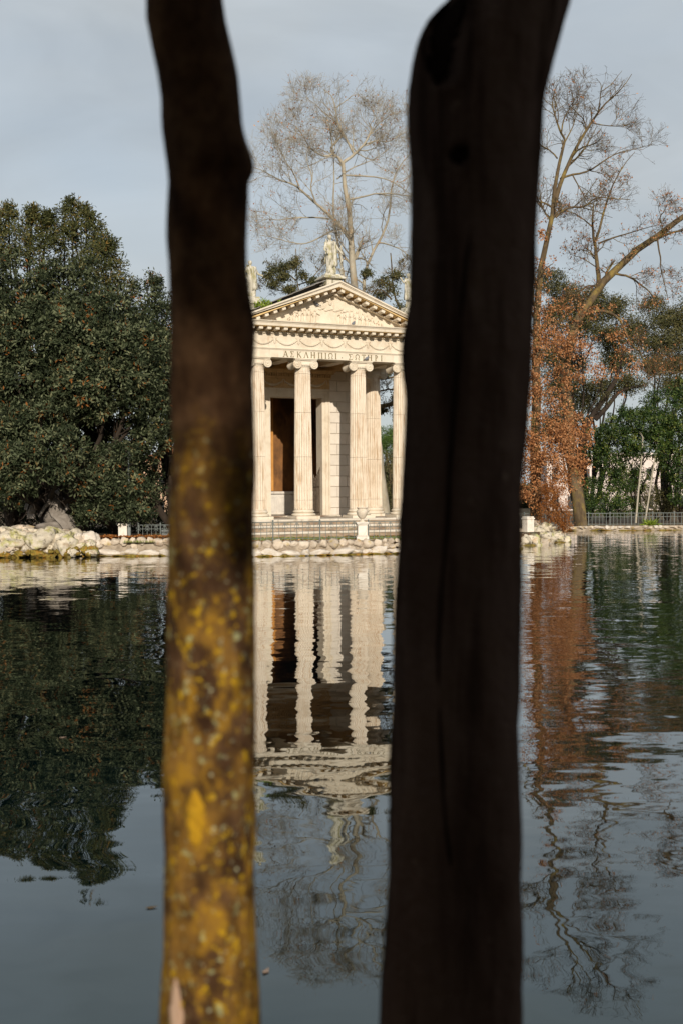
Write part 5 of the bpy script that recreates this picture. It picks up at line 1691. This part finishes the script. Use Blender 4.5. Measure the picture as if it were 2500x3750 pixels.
evergreen('brown_bush', 'dull twiggy bush behind the far fence between the pale stems', P(2400, 1905, 57), [
    (2360, 1850, 56.4, 50, 45), (2420, 1840, 56.4, 60, 55), (2470, 1860, 56.2, 50, 45), (2400, 1810, 56.6, 50, 40), (2340, 1800, 56.8, 40, 40)],
    'leaf_holm', 42, 7, .10, .03, 46, trunk_r=.03, cat='bush', group=G_R, shell=.8, jit=.08)
evergreen('rusty_shrub', 'round rust coloured shrub on the rocks at the island tip', P(2060, 1945, 41.8), [
    (2040, 1830, 41.4, 44, 50), (2055, 1890, 41.2, 40, 55), (2000, 1880, 41.5, 40, 45), (2020, 1800, 41.6, 40, 40), (2070, 1930, 41.0, 24, 24)],
    'leaf_rust', 80, 7, .075, .022, 47, trunk_r=.03, cat='shrub', shell=.8, back=.7, jit=.05, spread=(.2, 1.3))
def pale_stem(pts, Y, r, label):
    b = P(pts[0][0], pts[0][1], Y); b.z = .2
    root = empty('sapling', b)
    tag(root, label, 'tree', 'pale saplings behind the far fence')
    w3 = [tuple(P(px, py, Y) - b) for px, py in pts]
    pl = resample(w3, 10)
    v, f = tubes(pl[None], np.linspace(r, r * .5, 10)[None], 8)
    obj('trunk', np_mesh('trunk', v, f, True), 'bark_pale', root)
    rg = np.random.default_rng(int(pts[0][0]))
    tw, tr = grow(pl[None], np.linspace(r, r * .5, 10)[None], 10, .8, rg, 5, .5, 1, .3, .9, .2, .45, .006)
    v, f = tubes(tw, tr, 5)
    obj('branches', np_mesh('branches', v, f, True), 'bark_pale', root)
pale_stem([(2326, 1915), (2335, 1800), (2348, 1680), (2352, 1600)], 55.0, .055, 'pale thin sapling leaning slightly right, left of its twin')
pale_stem([(2358, 1915), (2375, 1820), (2385, 1740), (2400, 1660), (2410, 1600)], 55.1, .05, 'pale thin sapling leaning right behind the bright green plant')
pale_stem([(2290, 1850), (2294, 1800), (2284, 1740), (2270, 1690)], 56.0, .07, 'short pale sapling trunk deep in the laurel shade')
# leaning dark holm oak trunk
b = P(2135, 1900, 59.0)
ht = empty('leaning_trunk', (b.x, b.y, .2))
tag(ht, 'dark trunk leaning right against the sky behind the copper leaves', 'tree')
pl = [P(*q_, 59.0) - ht.location for q_ in ([(2130, 1900), (2128, 1700)] + z7([(650, 1560), (700, 1470), (800, 1340), (890, 1210), (970, 1090), (1000, 950), (1020, 800)]))]
lm, rd = resample(pl, 16)[None], np.linspace(.27, .08, 16)[None]
l2 = resample([P(*q_, 59.0) - ht.location for q_ in z7([(750, 1480), (860, 1370), (960, 1230), (1060, 1190), (1200, 1170)])], 16)[None]
rg = np.random.default_rng(5)
tw, tr = grow(np.concatenate([lm, l2]), np.concatenate([rd, rd * .55]), 9, 1.4, rg, 5, .45, 1, .25, .9, .2, .4, .01)
v, f = merge_tubes([(lm, rd, 10), (l2, rd * .55, 8), (tw, tr, 5)])
obj('trunk', np_mesh('trunk', v, f, True), 'bark_dark', ht)
rg = np.random.default_rng(6)
Pc = tw[:, 2:].reshape(-1, 3)
pos, ax, nr, l_, w2 = rosettes(np.repeat(Pc, 5, axis=0) + rg.normal(size=(len(Pc) * 5, 3)) * .2, rg.normal(size=(len(Pc) * 5, 3)), 6, .1, .045, rg, (.2, 1.5), .08)
leaves('crown', pos, ax, nr, l_, w2, 'leaf_holm', ht, rg.random(len(pos)))

# --- between the columns: shrub and umbrella pine
evergreen('thicket_bush', 'dark olive thicket seen between the right columns of the temple', P(1420, 1890, 54), [
    (1410, 1700, 54, 60, 60), (1440, 1780, 53.6, 60, 70), (1400, 1840, 53.6, 60, 50), (1460, 1680, 54.2, 50, 60), (1380, 1760, 54.2, 50, 70), (1500, 1800, 54, 70, 90), (1560, 1750, 54, 80, 120)],
    'leaf_holm', 26, 7, .09, .035, 51, trunk_r=.04, cat='bush', shell=.9, back=.6, jit=.1, rough=.3)
evergreen('stone_pine', 'bright green umbrella pine crown far behind, between the right columns', P(1420, 1850, 88), [
    (1410, 1610, 88, 70, 45), (1470, 1600, 88, 60, 40), (1370, 1620, 88, 50, 35), (1440, 1640, 88, 80, 40), (1520, 1605, 88, 60, 40)],
    'leaf_pine', 26, 9, .2, .035, 52, trunk_r=.25, bark='bark_oak', shell=.4, back=.5, jit=.12)
# tuft growing on the left end of the pediment
c = TW(-2.62, -.25, 6.86)
pt = empty('wall_plant', c)
tag(pt, 'bright green weed growing on the roof edge by the left statue', 'plant')
rg = np.random.default_rng(61)
Pc = rg.normal(size=(150, 3)) * np.array([.20, .12, .09]) + np.array([.12, 0, .05])
Pc[:, 2] = np.abs(Pc[:, 2]) + Pc[:, 0] * .0
pos, ax, nr, l_, w2 = rosettes(Pc, np.array([[0, -.4, .9]]) + rg.normal(size=(150, 3)) * .3, 6, .075, .04, rg, (.2, 1.3), .03)
leaves('foliage', pos, ax, nr, l_, w2, 'leaf_fern', pt, rg.random(len(pos)) * .7)
stems = np.stack([np.linspace((0, 0, -.03), p_, 4) for p_ in Pc[:30]])
v, f = tubes(stems, np.full((30, 4), .006), 4)
obj('stem', np_mesh('stem', v, f), 'bark_oak', pt)
# bright green plant on the far kerb
c = P(2378, 1928, FAR_Y + .4)
fp = empty('yellow_green_plant', (c.x, c.y, .18))
tag(fp, 'bright yellow green arching plant at the water before the far fence', 'plant')
rg = np.random.default_rng(62)
n = 150
a_, el = rg.uniform(0, 2 * pi, n), rg.uniform(.2, 1.25, n)
d0 = np.stack([np.cos(a_) * np.cos(el), np.sin(a_) * np.cos(el), np.sin(el)], 1)
L_ = rg.uniform(.28, .62, n)
bp_ = np.zeros((n, 3)) + rg.normal(size=(n, 3)) * np.array([.1, .05, .0])
pts = np.stack([bp_ + d0 * (L_ * t)[:, None] + np.array([0, 0, -1.0]) * (t * t * .16) for t in np.linspace(0, 1, 5)], 1)
rad = np.array([.012, .02, .02, .014, .003])[None] * np.ones((n, 1))
v, f = tubes(pts, rad, 3)
o = obj('blades', np_mesh('blades', v, f, False, np.repeat(rg.random(n), 15)), 'leaf_fern', fp)
# grass strip, fallen leaves
rg = np.random.default_rng(63)
n = 9000
s_, t_ = rg.random(n), rg.random(n)
q0, q1 = np.array([-6.5, 34.0]), np.array([2.4, 34.9])
pos = np.stack([q0[0] + (q1[0] - q0[0]) * s_, q0[1] + (q1[1] - q0[1]) * s_ + t_ * 1.5, np.full(n, ISL_Z + .004)], 1)
leaves('grass', pos, rg.normal(size=(n, 3)) * .35 + np.array([0, 0, 1]), rg.normal(size=(n, 3)), rg.uniform(.04, .10, n), .014, 'leaf_grass', None, rg.random(n))
tag(bpy.data.objects['grass'], 'short grass between the steps and the railing', 'grass', kind='stuff')
n = 4200
pos = np.stack([rg.uniform(-12, 3, n), np.zeros(n), np.zeros(n)], 1)
sx = np.array([p.x for p in SHORE]); sy = np.array([p.y for p in SHORE])
pos[:, 1] = np.interp(pos[:, 0], sx, sy) + .5 + rg.random(n) ** 1.6 * 2.6
pos[:, 2] = ISL_Z + .012 + rg.random(n) * .02
leaves('fallen_leaves', pos, rg.normal(size=(n, 3)) * np.array([1, 1, .25]), np.array([[0, 0, 1.]]) + rg.normal(size=(n, 3)) * .3, rg.uniform(.05, .10, n), .05, 'leaf_brown', None, rg.random(n))
tag(bpy.data.objects['fallen_leaves'], 'orange fallen leaves scattered over the island bank', 'leaves', kind='stuff')
n = 1100
px_ = rg.uniform(300, 640, n)
q_ = np.array([tuple(shore_at(float(a)))[:2] for a in px_])
pos = np.stack([q_[:, 0], q_[:, 1] + rg.uniform(.22, .75, n), np.full(n, .545) + rg.random(n) * .03], 1)
leaves('fallen_leaves', pos, rg.normal(size=(n, 3)) * np.array([1, 1, .35]), np.array([[0, -.4, 1.]]) + rg.normal(size=(n, 3)) * .4, rg.uniform(.06, .11, n), .06, 'leaf_rust', None, rg.random(n))
tag(bpy.data.objects['fallen_leaves.001'], 'rusty fallen leaves lying along the left rubble wall', 'leaves', kind='stuff')
# leaves afloat on the lake
for i, (px, py, rz) in enumerate([(556, 3322, .3), (975, 3555, 1.2), (232, 2700, .2)]):
    p = PZ(px, py, .004)
    o = obj('floating_leaf', MB().add([(-.05, 0, .004), (-.01, -.025, .0), (.05, 0, .006), (-.01, .025, .0), (-.05, 0, .001), (-.01, -.025, -.003), (.05, 0, .003), (-.01, .025, -.003)],
                                      [(0, 1, 2, 3), (7, 6, 5, 4), (0, 4, 5, 1), (1, 5, 6, 2), (2, 6, 7, 3), (3, 7, 4, 0)]), 'scar' if i else 'bark_oak', None, loc=p)
    o.rotation_euler = (0, 0, rz)
    o.scale = (.55, .55, .55)
    tag(o, ['tiny dark leaf afloat left of the lichened trunk', 'pinkish leaf afloat between the trunks near the bottom', 'small pale leaf afloat in the dark left reflection',
            'second pinkish leaf afloat between the trunks near the bottom'][i], 'leaf', 'leaves floating on the lake')

# ------------------------------------------------------------------ distant buildings and woodland
def building(name, label, px0, px1, ptop, Y, depth, mat, rows, cols, roofmat=None):
    a, b = P(px0, ptop, Y), P(px1, ptop, Y)
    root = empty(name, ((a.x + b.x) / 2, Y, .2))
    tag(root, label, 'building', 'buildings beyond the trees')
    W, H = (b.x - a.x), a.z - .2
    obj('wall', MB().box(-W / 2, W / 2, 0, depth, 0, H), mat, root)
    obj('cornice', MB().box(-W / 2 - .15, W / 2 + .15, -.2, depth + .15, H + .002, H + .25).box(-W / 2 - .05, W / 2 + .05, -.08, 0 - .002, H * .52, H * .56), mat, root)
    if roofmat:
        obj('roof', MB().prism([(-W / 2 - .4, H + .252), (W / 2 + .4, H + .252), (0, H + 1.3)], -.3, depth + .3), roofmat, root)
    for r_ in range(rows):
        for k in range(cols):
            x = -W / 2 + W * (k + .5) / cols
            z = H * (r_ + .30) / rows
            wd, hh = W / cols * .2, H / rows * .24
            fr = obj('window', MB().box(x - wd - .08, x + wd + .08, -.06, .0 - .002, z - hh - .08, z - hh - .002).box(x - wd - .08, x + wd + .08, -.06, -.002, z + hh + .002, z + hh + .1)
                     .box(x - wd - .08, x - wd, -.06, -.002, z - hh, z + hh).box(x + wd, x + wd + .08, -.06, -.002, z - hh, z + hh), mat, root)
            obj('pane', MB().box(x - wd, x + wd, -.02, -.004, z - hh, z + hh), 'pane', fr)
    return root
building('villa', 'pinkish white villa with dark windows glimpsed behind the right trees', 2000, 2520, 1672, 92, 8, 'building', 2, 9)
building('house', 'tan house with clay roof glimpsed right of the left trees', 520, 760, 1700, 84, 8, 'building_tan', 2, 5, 'tile_roof')
# woodland that closes the horizon: one mass
rg = np.random.default_rng(71)
bl = []
for i in range(70):
    x = -75 + 165 * i / 69 + rg.uniform(-1, 1)
    hgt = rg.uniform(2.0, 3.2) if x > 12 else rg.uniform(3.0, 5.0)
    y_ = rg.uniform(106, 116)
    bl.append(((x, y_, hgt * .45), (rg.uniform(1.8, 3.0), 2.0, hgt * .55)))
Pc, Nc = blob_points(bl, 5, rg, .4, .2, .25)
Pc[:, 2] = np.maximum(Pc[:, 2], .25)
pos, ax, nr, l_, w2 = rosettes(Pc, Nc, 6, .42, .2, rg, (.4, 1.6), .15)
tag(leaves('distant_woodland', pos, ax, nr, l_, w2, 'leaf_holm', None, rg.random(len(pos)) * .7), 'low dark belt of woodland along the horizon', 'woodland', kind='stuff')
# hedge on the island behind the temple and the left trees
rg = np.random.default_rng(72)
bl = []
for i in range(30):
    x = -17 + 12.5 * i / 29
    bl.append(((x, rg.uniform(42.5, 44), 1.3), (.9, .8, rg.uniform(1.2, 2.0))))
Pc, Nc = blob_points(bl, 12, rg, .5, .2, .25)
Pc[:, 2] = np.maximum(Pc[:, 2], .45)
pos, ax, nr, l_, w2 = rosettes(Pc, Nc, 7, .13, .05, rg, (.4, 1.6), .06)
tag(leaves('undergrowth', pos, ax, nr, l_, w2, 'leaf_magnolia', None, rg.random(len(pos)) * .7), 'dark undergrowth on the island behind the left trees', 'undergrowth', kind='stuff')

# ------------------------------------------------------------------ foreground trunks
LT = [(-250, 536, 800), (0, 539, 816), (72, 539, 826), (166, 555, 848), (276, 577, 869), (387, 593, 884), (470, 602, 895), (525, 609, 907), (564, 612, 919), (608, 615, 927), (640, 616, 922), (668, 616, 908),
      (774, 615, 904), (884, 614, 903), (995, 617, 910), (1050, 619, 917), (1105, 623, 925), (1188, 627, 932), (1300, 628, 931), (1504, 632, 931), (1708, 625, 935), (1861, 622, 933), (1963, 620, 934),
      (2116, 616, 935), (2320, 613, 934), (2500, 612, 935), (2659, 606, 937), (2760, 600, 937), (2800, 594, 937), (2845, 597, 938), (2925, 604, 936), (3138, 602, 933), (3297, 601, 935), (3403, 599, 938), (3509, 596, 943), (3616, 590, 949), (3750, 588, 960), (4200, 575, 990), (5200, 545, 1060)]
RT = [(-250, 1760, 2180), (-80, 1690, 2105), (0, 1638, 2080), (33, 1599, 2073), (72, 1560, 2063), (138, 1530, 2047), (221, 1508, 2027), (332, 1495, 2002), (415, 1494, 1986), (498, 1495, 1978), (608, 1499, 1970), (774, 1504, 1965), (940, 1500, 1961),
      (1106, 1491, 1953), (1216, 1475, 1950), (1300, 1474, 1946), (1466, 1482, 1933), (1632, 1473, 1919), (1798, 1465, 1911), (1963, 1458, 1908), (2129, 1448, 1906), (2295, 1441, 1905), (2461, 1433, 1903),
      (2600, 1430, 1900), (2766, 1428, 1899), (2978, 1423, 1903), (3191, 1418, 1909), (3404, 1407, 1912), (3563, 1398, 1910), (3750, 1386, 1908), (4200, 1365, 1920), (5200, 1330, 1960)]
def trunk_surface(table, Y, n_ring=260, n_ang=72, seed=0, amp=.004, dents=()):
    """rings following traced edges; returns function(angle, py)->point and mesh arrays (world)"""
    ys = np.array([t[0] for t in table], float)
    le = np.array([t[1] for t in table], float)
    re = np.array([t[2] for t in table], float)
    py = np.linspace(ys[0], ys[-1], n_ring)
    l_, r_ = np.interp(py, ys, le), np.interp(py, ys, re)
    s = Y / FPX
    cen = np.array([tuple(P((a + b) / 2, y, Y)) for a, b, y in zip(l_, r_, py)])
    rad = (r_ - l_) / 2 * s
    ang = np.arange(n_ang) * 2 * pi / n_ang
    v = np.empty((n_ring, n_ang, 3))
    for i in range(n_ring):
        v[i, :, 0] = cen[i, 0] + rad[i] * np.cos(ang)
        v[i, :, 1] = cen[i, 1] + rad[i] * np.sin(ang)
        v[i, :, 2] = cen[i, 2]
    d = v - cen[:, None, :]
    flat = v.reshape(-1, 3)
    bump = amp * (lump(flat + seed, 9) + .6 * lump(flat * np.array([1, 1, .4]) + seed, 31))
    v = v + d / np.linalg.norm(d, axis=2, keepdims=True) * bump.reshape(n_ring, n_ang, 1)
    for (dx, dy, rx, ry, depth) in dents:      # hollows on the camera side
        pxs = 1250 + v[:, :, 0] / v[:, :, 1] * FPX
        e = ((pxs - dx) / rx) ** 2 + ((py[:, None] - dy) / ry) ** 2
        front = v[:, :, 1] < cen[:, None, 1]
        k = np.where(front, np.clip(1.25 - e, 0, 1) ** .5, 0) * depth
        lip = np.where(front, np.exp(-((e - 1.45) / .25) ** 2), 0) * .006
        v[:, :, 1] += k - lip
    return v, cen, rad, py
def trunk_obj(name, v, mat, parent, base):
    nr, na, _ = v.shape
    idx = np.arange(nr * na).reshape(nr, na)
    nx = np.roll(idx, -1, axis=1)
    f = np.stack([idx[:-1], idx[1:], nx[1:], nx[:-1]], -1).reshape(-1, 4)
    return obj(name, np_mesh(name, (v - np.array(base)).reshape(-1, 3), f, True), mat, parent)
def patch(name, v, i0, i1, a0, a1, mat, parent, base, lift=.003, taper=True, thick=.004):
    """raised skin patch on a trunk between ring and angle indices"""
    sub = v[i0:i1, a0:a1].copy()
    n1, n2, _ = sub.shape
    cen = v[i0:i1].mean(axis=1, keepdims=True)
    if taper:
        t = np.linspace(-1, 1, n1)
        wv = np.sqrt(np.clip(1 - t ** 2, .02, 1)) * (1 + .16 * np.sin(t * 9) + .14 * np.sin(t * 23 + 1) + .1 * np.sin(t * 41))
        mid = sub.mean(axis=1, keepdims=True)
        sub = mid + (sub - mid) * wv[:, None, None]
    d = sub - cen
    d[:, :, 2] = 0
    d /= np.linalg.norm(d, axis=2, keepdims=True)
    outer = sub + d * lift
    inner = sub - d * thick
    m = n1 * n2
    vs = np.concatenate([outer.reshape(-1, 3), inner.reshape(-1, 3)]) - np.array(base)
    idx = np.arange(m).reshape(n1, n2)
    q = np.stack([idx[:-1, :-1], idx[1:, :-1], idx[1:, 1:], idx[:-1, 1:]], -1).reshape(-1, 4)
    rim = []
    edge = list(idx[0, :]) + list(idx[1:, -1]) + list(idx[-1, ::-1][1:]) + list(idx[::-1, 0][1:])
    for a, b in zip(edge, edge[1:]):
        rim.append((a, b, b + m, a + m))
    return obj(name, np_mesh(name, vs, np.concatenate([q, np.array(rim)]), True), mat, parent)

TY = 2.0
v, cen, rad, pys = trunk_surface(LT, TY, 300, 84, 1.0, .0035)
lb = (float(cen[-1, 0]), TY, .2)
lt = empty('foreground_tree', lb)
tag(lt, 'blurred near trunk on the left, its lower half sunlit and spotted with yellow lichen', 'tree')
trunk_obj('trunk', v, 'trunk_bark', lt, lb)
ri = lambda y: int(np.argmin(abs(pys - y)))
# camera side is angle -90 deg (index 63 of 84)
tag(patch('lichen_patch', v, ri(2845), ri(3070), 58, 64, 'lichen', lt, lb, .002), 'large orange yellow lichen patch')
tag(patch('bark_scar', v, ri(3530), ri(4060), 52, 58, 'scar', lt, lb, .002), 'bare pinkish wood where bark is missing')
# crown limbs above the picture
def crown_limbs(root, start, r, seed, lean_):
    rg = np.random.default_rng(seed)
    b = np.array(start)
    main = resample([b, b + np.array([lean_ * .3, .1, .6]), b + np.array([lean_ * .8, .3, 1.4]), b + np.array([lean_ * 1.3, .2, 2.4])], 10)[None]
    mr = np.linspace(r, r * .35, 10)[None]
    c1, r1 = grow(main, mr, 8, 1.5, rg, 6, .3, 1, .3, .9, .15, .55, .01)
    c2, r2 = grow(c1, r1, 5, .8, rg, 5, .3, 1, .2, .9, .2, .55, .006)
    v_, f_ = merge_tubes([(main, mr, 16), (c1, r1, 6), (c2, r2, 4)])
    obj('branches', np_mesh('branches', v_, f_, True), 'smooth_bark', root)
    Pc_ = c2[:, 1:].reshape(-1, 3)
    pos, ax, nr, l_, w2 = rosettes(Pc_, rg.normal(size=Pc_.shape), 5, .11, .045, rg, (.3, 1.5), .05)
    leaves('crown', pos, ax, nr, l_, w2, 'leaf_laurel', root, rg.random(len(pos)))
crown_limbs(lt, cen[0] - np.array(lb), float(rad[0]) * 1.0, 81, -.5)

v, cen, rad, pys = trunk_surface(RT, TY + .05, 300, 84, 5.0, .003, dents=[(1640, 175, 75, 190, .075), (1692, 628, 34, 34, .02)])
rb = (float(cen[-1, 0]), TY + .05, .2)
rt = empty('foreground_tree', rb)
tag(rt, 'blurred near trunk on the right, thick and almost black in shade with a hollow', 'tree')
trunk_obj('trunk', v, 'smooth_bark', rt, rb)
ri = lambda y: int(np.argmin(abs(pys - y)))
i = ri(175)
row = v[i]
pxs = np.where(row[:, 1] < cen[i, 1], 1250 + row[:, 0] / row[:, 1] * FPX, 1e9)
a_l, a_r = sorted((int(np.argmin(abs(pxs - 1568))), int(np.argmin(abs(pxs - 1712)))))
patch('hollow', v, ri(-30), ri(355), a_l, a_r, 'crack', rt, rb, .0015)  # near-black lining painted in for the shade inside the hollow
# long crack down the middle
cr_px = [(1720, 900), (1705, 1080), (1682, 1290), (1660, 1500), (1648, 1750), (1640, 1960), (1615, 2150), (1605, 2400), (1602, 2700), (1622, 2950), (1635, 3100)]
cp = []
for px, y in cr_px:
    i = ri(y)
    row = v[i]
    pxs = 1250 + row[:, 0] / row[:, 1] * FPX
    j = int(np.argmin(np.where(row[:, 1] < cen[i, 1], abs(pxs - px), 1e9)))
    cp.append(row[j] + np.array([0, .002, 0]) - np.array(rb))
obj('bark_crack', MB().tube(resample(cp, 40), np.r_[.002, np.full(38, .0045), .002], 6), 'crack', rt)
i = ri(628); row = v[i]
pxs = 1250 + row[:, 0] / row[:, 1] * FPX
j = int(np.argmin(np.where(row[:, 1] < cen[i, 1], abs(pxs - 1692), 1e9)))
kp = row[j] - np.array(rb)
obj('knot', MB().lathe([(.019, -.004), (.018, -.012), (.012, -.016), (.003, -.014)], 16, tuple(kp), 'y'), 'crack', rt, True)
crown_limbs(rt, cen[0] - np.array(rb), float(rad[0]) * 1.0, 82, .5)

# ------------------------------------------------------------------ unseen trees added behind the photographer to shade the trunks and cut sky light
def shade_pine(label, x, y, tr, bottom, radius, seed, hgt=3.0):  # unseen pine added on the sun path to shade the right trunk
    rg = np.random.default_rng(seed)
    root = empty('stone_pine', (x, y, .25))  # added unseen shade pine
    tag(root, label, 'tree', 'added shade pines behind the photographer')
    pl = resample([(0, 0, -.1), (.1, 0, bottom * .4), (0, .1, bottom * .8), (0, 0, bottom + .5)], 12)[None]
    mr = np.linspace(tr * 1.1, tr * .9, 12)[None]
    c1, r1 = grow(pl, mr, 14, radius * .8, rg, 6, .93, 1, .25, 1.0, .08, .4, .04)
    v_, f_ = merge_tubes([(pl, mr, 20), (c1, r1, 8)])
    obj('trunk', np_mesh('trunk', v_, f_, True), 'bark_oak', root)
    bl = []
    for i in range(26):
        a, rr_ = rg.uniform(0, 2 * pi), radius * math.sqrt(rg.random()) * .85
        bl.append(((rr_ * math.cos(a), rr_ * math.sin(a), bottom + hgt * .45 - .1 * rr_), (radius * .3, radius * .3, hgt * .45)))
    Pc_, Nc_ = blob_points(bl, 7, rg, .6, 1.0, .12)
    pos, ax, nr, l_, w2 = rosettes(Pc_, Nc_, 7, .45, .16, rg, (.3, 1.5), .12)
    leaves('crown', pos, ax, nr, l_, w2, 'leaf_pine', root, rg.random(len(pos)))
D = 32.0
sx_, sy_ = math.sin(SUN_AZ) * D, -math.cos(SUN_AZ) * D
shade_pine('tall unseen stone pine added behind the photographer to shade the right trunk', .36 + sx_, TY + sy_, .46, 14.6 - .25, 6.0, 91)

def shade_canopy(label, x, y, blobs, seed, trunk_r=.2):  # unseen crowns added to keep sky light and high sun off the trunks
    rg = np.random.default_rng(seed)
    root = empty('holm_oak', (x, y, .25))
    tag(root, label, 'tree', 'added sky blocking evergreens behind the photographer')
    o = np.array([x, y, .25])
    bl = [(tuple(np.array(c) - o), r) for c, r in blobs]
    Pc_, Nc_ = blob_points(bl, 12, rg, .8, 1.0, .12, .5)
    pos, ax, nr, l_, w2 = rosettes(Pc_, Nc_, 7, .26, .11, rg, (.3, 1.5), .08)
    leaves('crown', pos, ax, nr, l_, w2, 'leaf_laurel', root, rg.random(len(pos)))
    lim = np.stack([resample([(0, 0, -.1), np.array(c) * np.array([.04, .04, .55]), np.array(c) * np.array([.45, .45, .92]), np.array(c)], 10) for c, _ in bl])
    v_, f_ = merge_tubes([(lim, np.linspace(trunk_r, .03, 10)[None] * np.ones((len(bl), 1)), 8)])
    obj('trunk', np_mesh('trunk', v_, f_, True), 'bark_dark', root)
shade_canopy('added holm oak over the photographer, blocking sky and shading the upper trunks', -3.2, -4.6, [((.5, -5.0, 6.20), (4.5, 1.8, 1.75)), ((-3.5, -4.5, 5.6), (2.5, 2.0, 1.9)), ((4.2, -4.8, 5.8), (2.5, 1.9, 1.8)),
    ((-1.5, -1.8, 5.9), (3.0, 2.2, 1.2)), ((2.2, -1.6, 6.0), (3.0, 2.2, 1.2)), ((0, -7.5, 8.6), (5, 2, 2))], 95)
shade_canopy('added holm oak left behind the photographer, blocking sky light', -6.5, -2.5, [((-6.3, -2.2, 3.2), (2.2, 3.0, 3.2)), ((-5.2, -7.5, 3.0), (2.4, 2.2, 3.2)), ((-9, -6, 4), (3, 3, 4))], 96)
shade_canopy('added holm oak right behind the photographer, blocking sky light', 7.0, -2.8, [((6.8, -2.6, 3.2), (2.2, 3.0, 3.2)), ((6.6, -8.0, 3.0), (2.4, 2.2, 3.2)), ((10, -6, 4), (3, 3, 4))], 97)

shade_canopy('added laurel thicket low behind the photographer, blocking low sky light', 1.0, -14.5, [((x_, -14.5, 2.4), (2.0, 1.5, 2.9)) for x_ in (-11, -8, -5, -2, 1, 4, 7, 10, 13)], 98, .08)
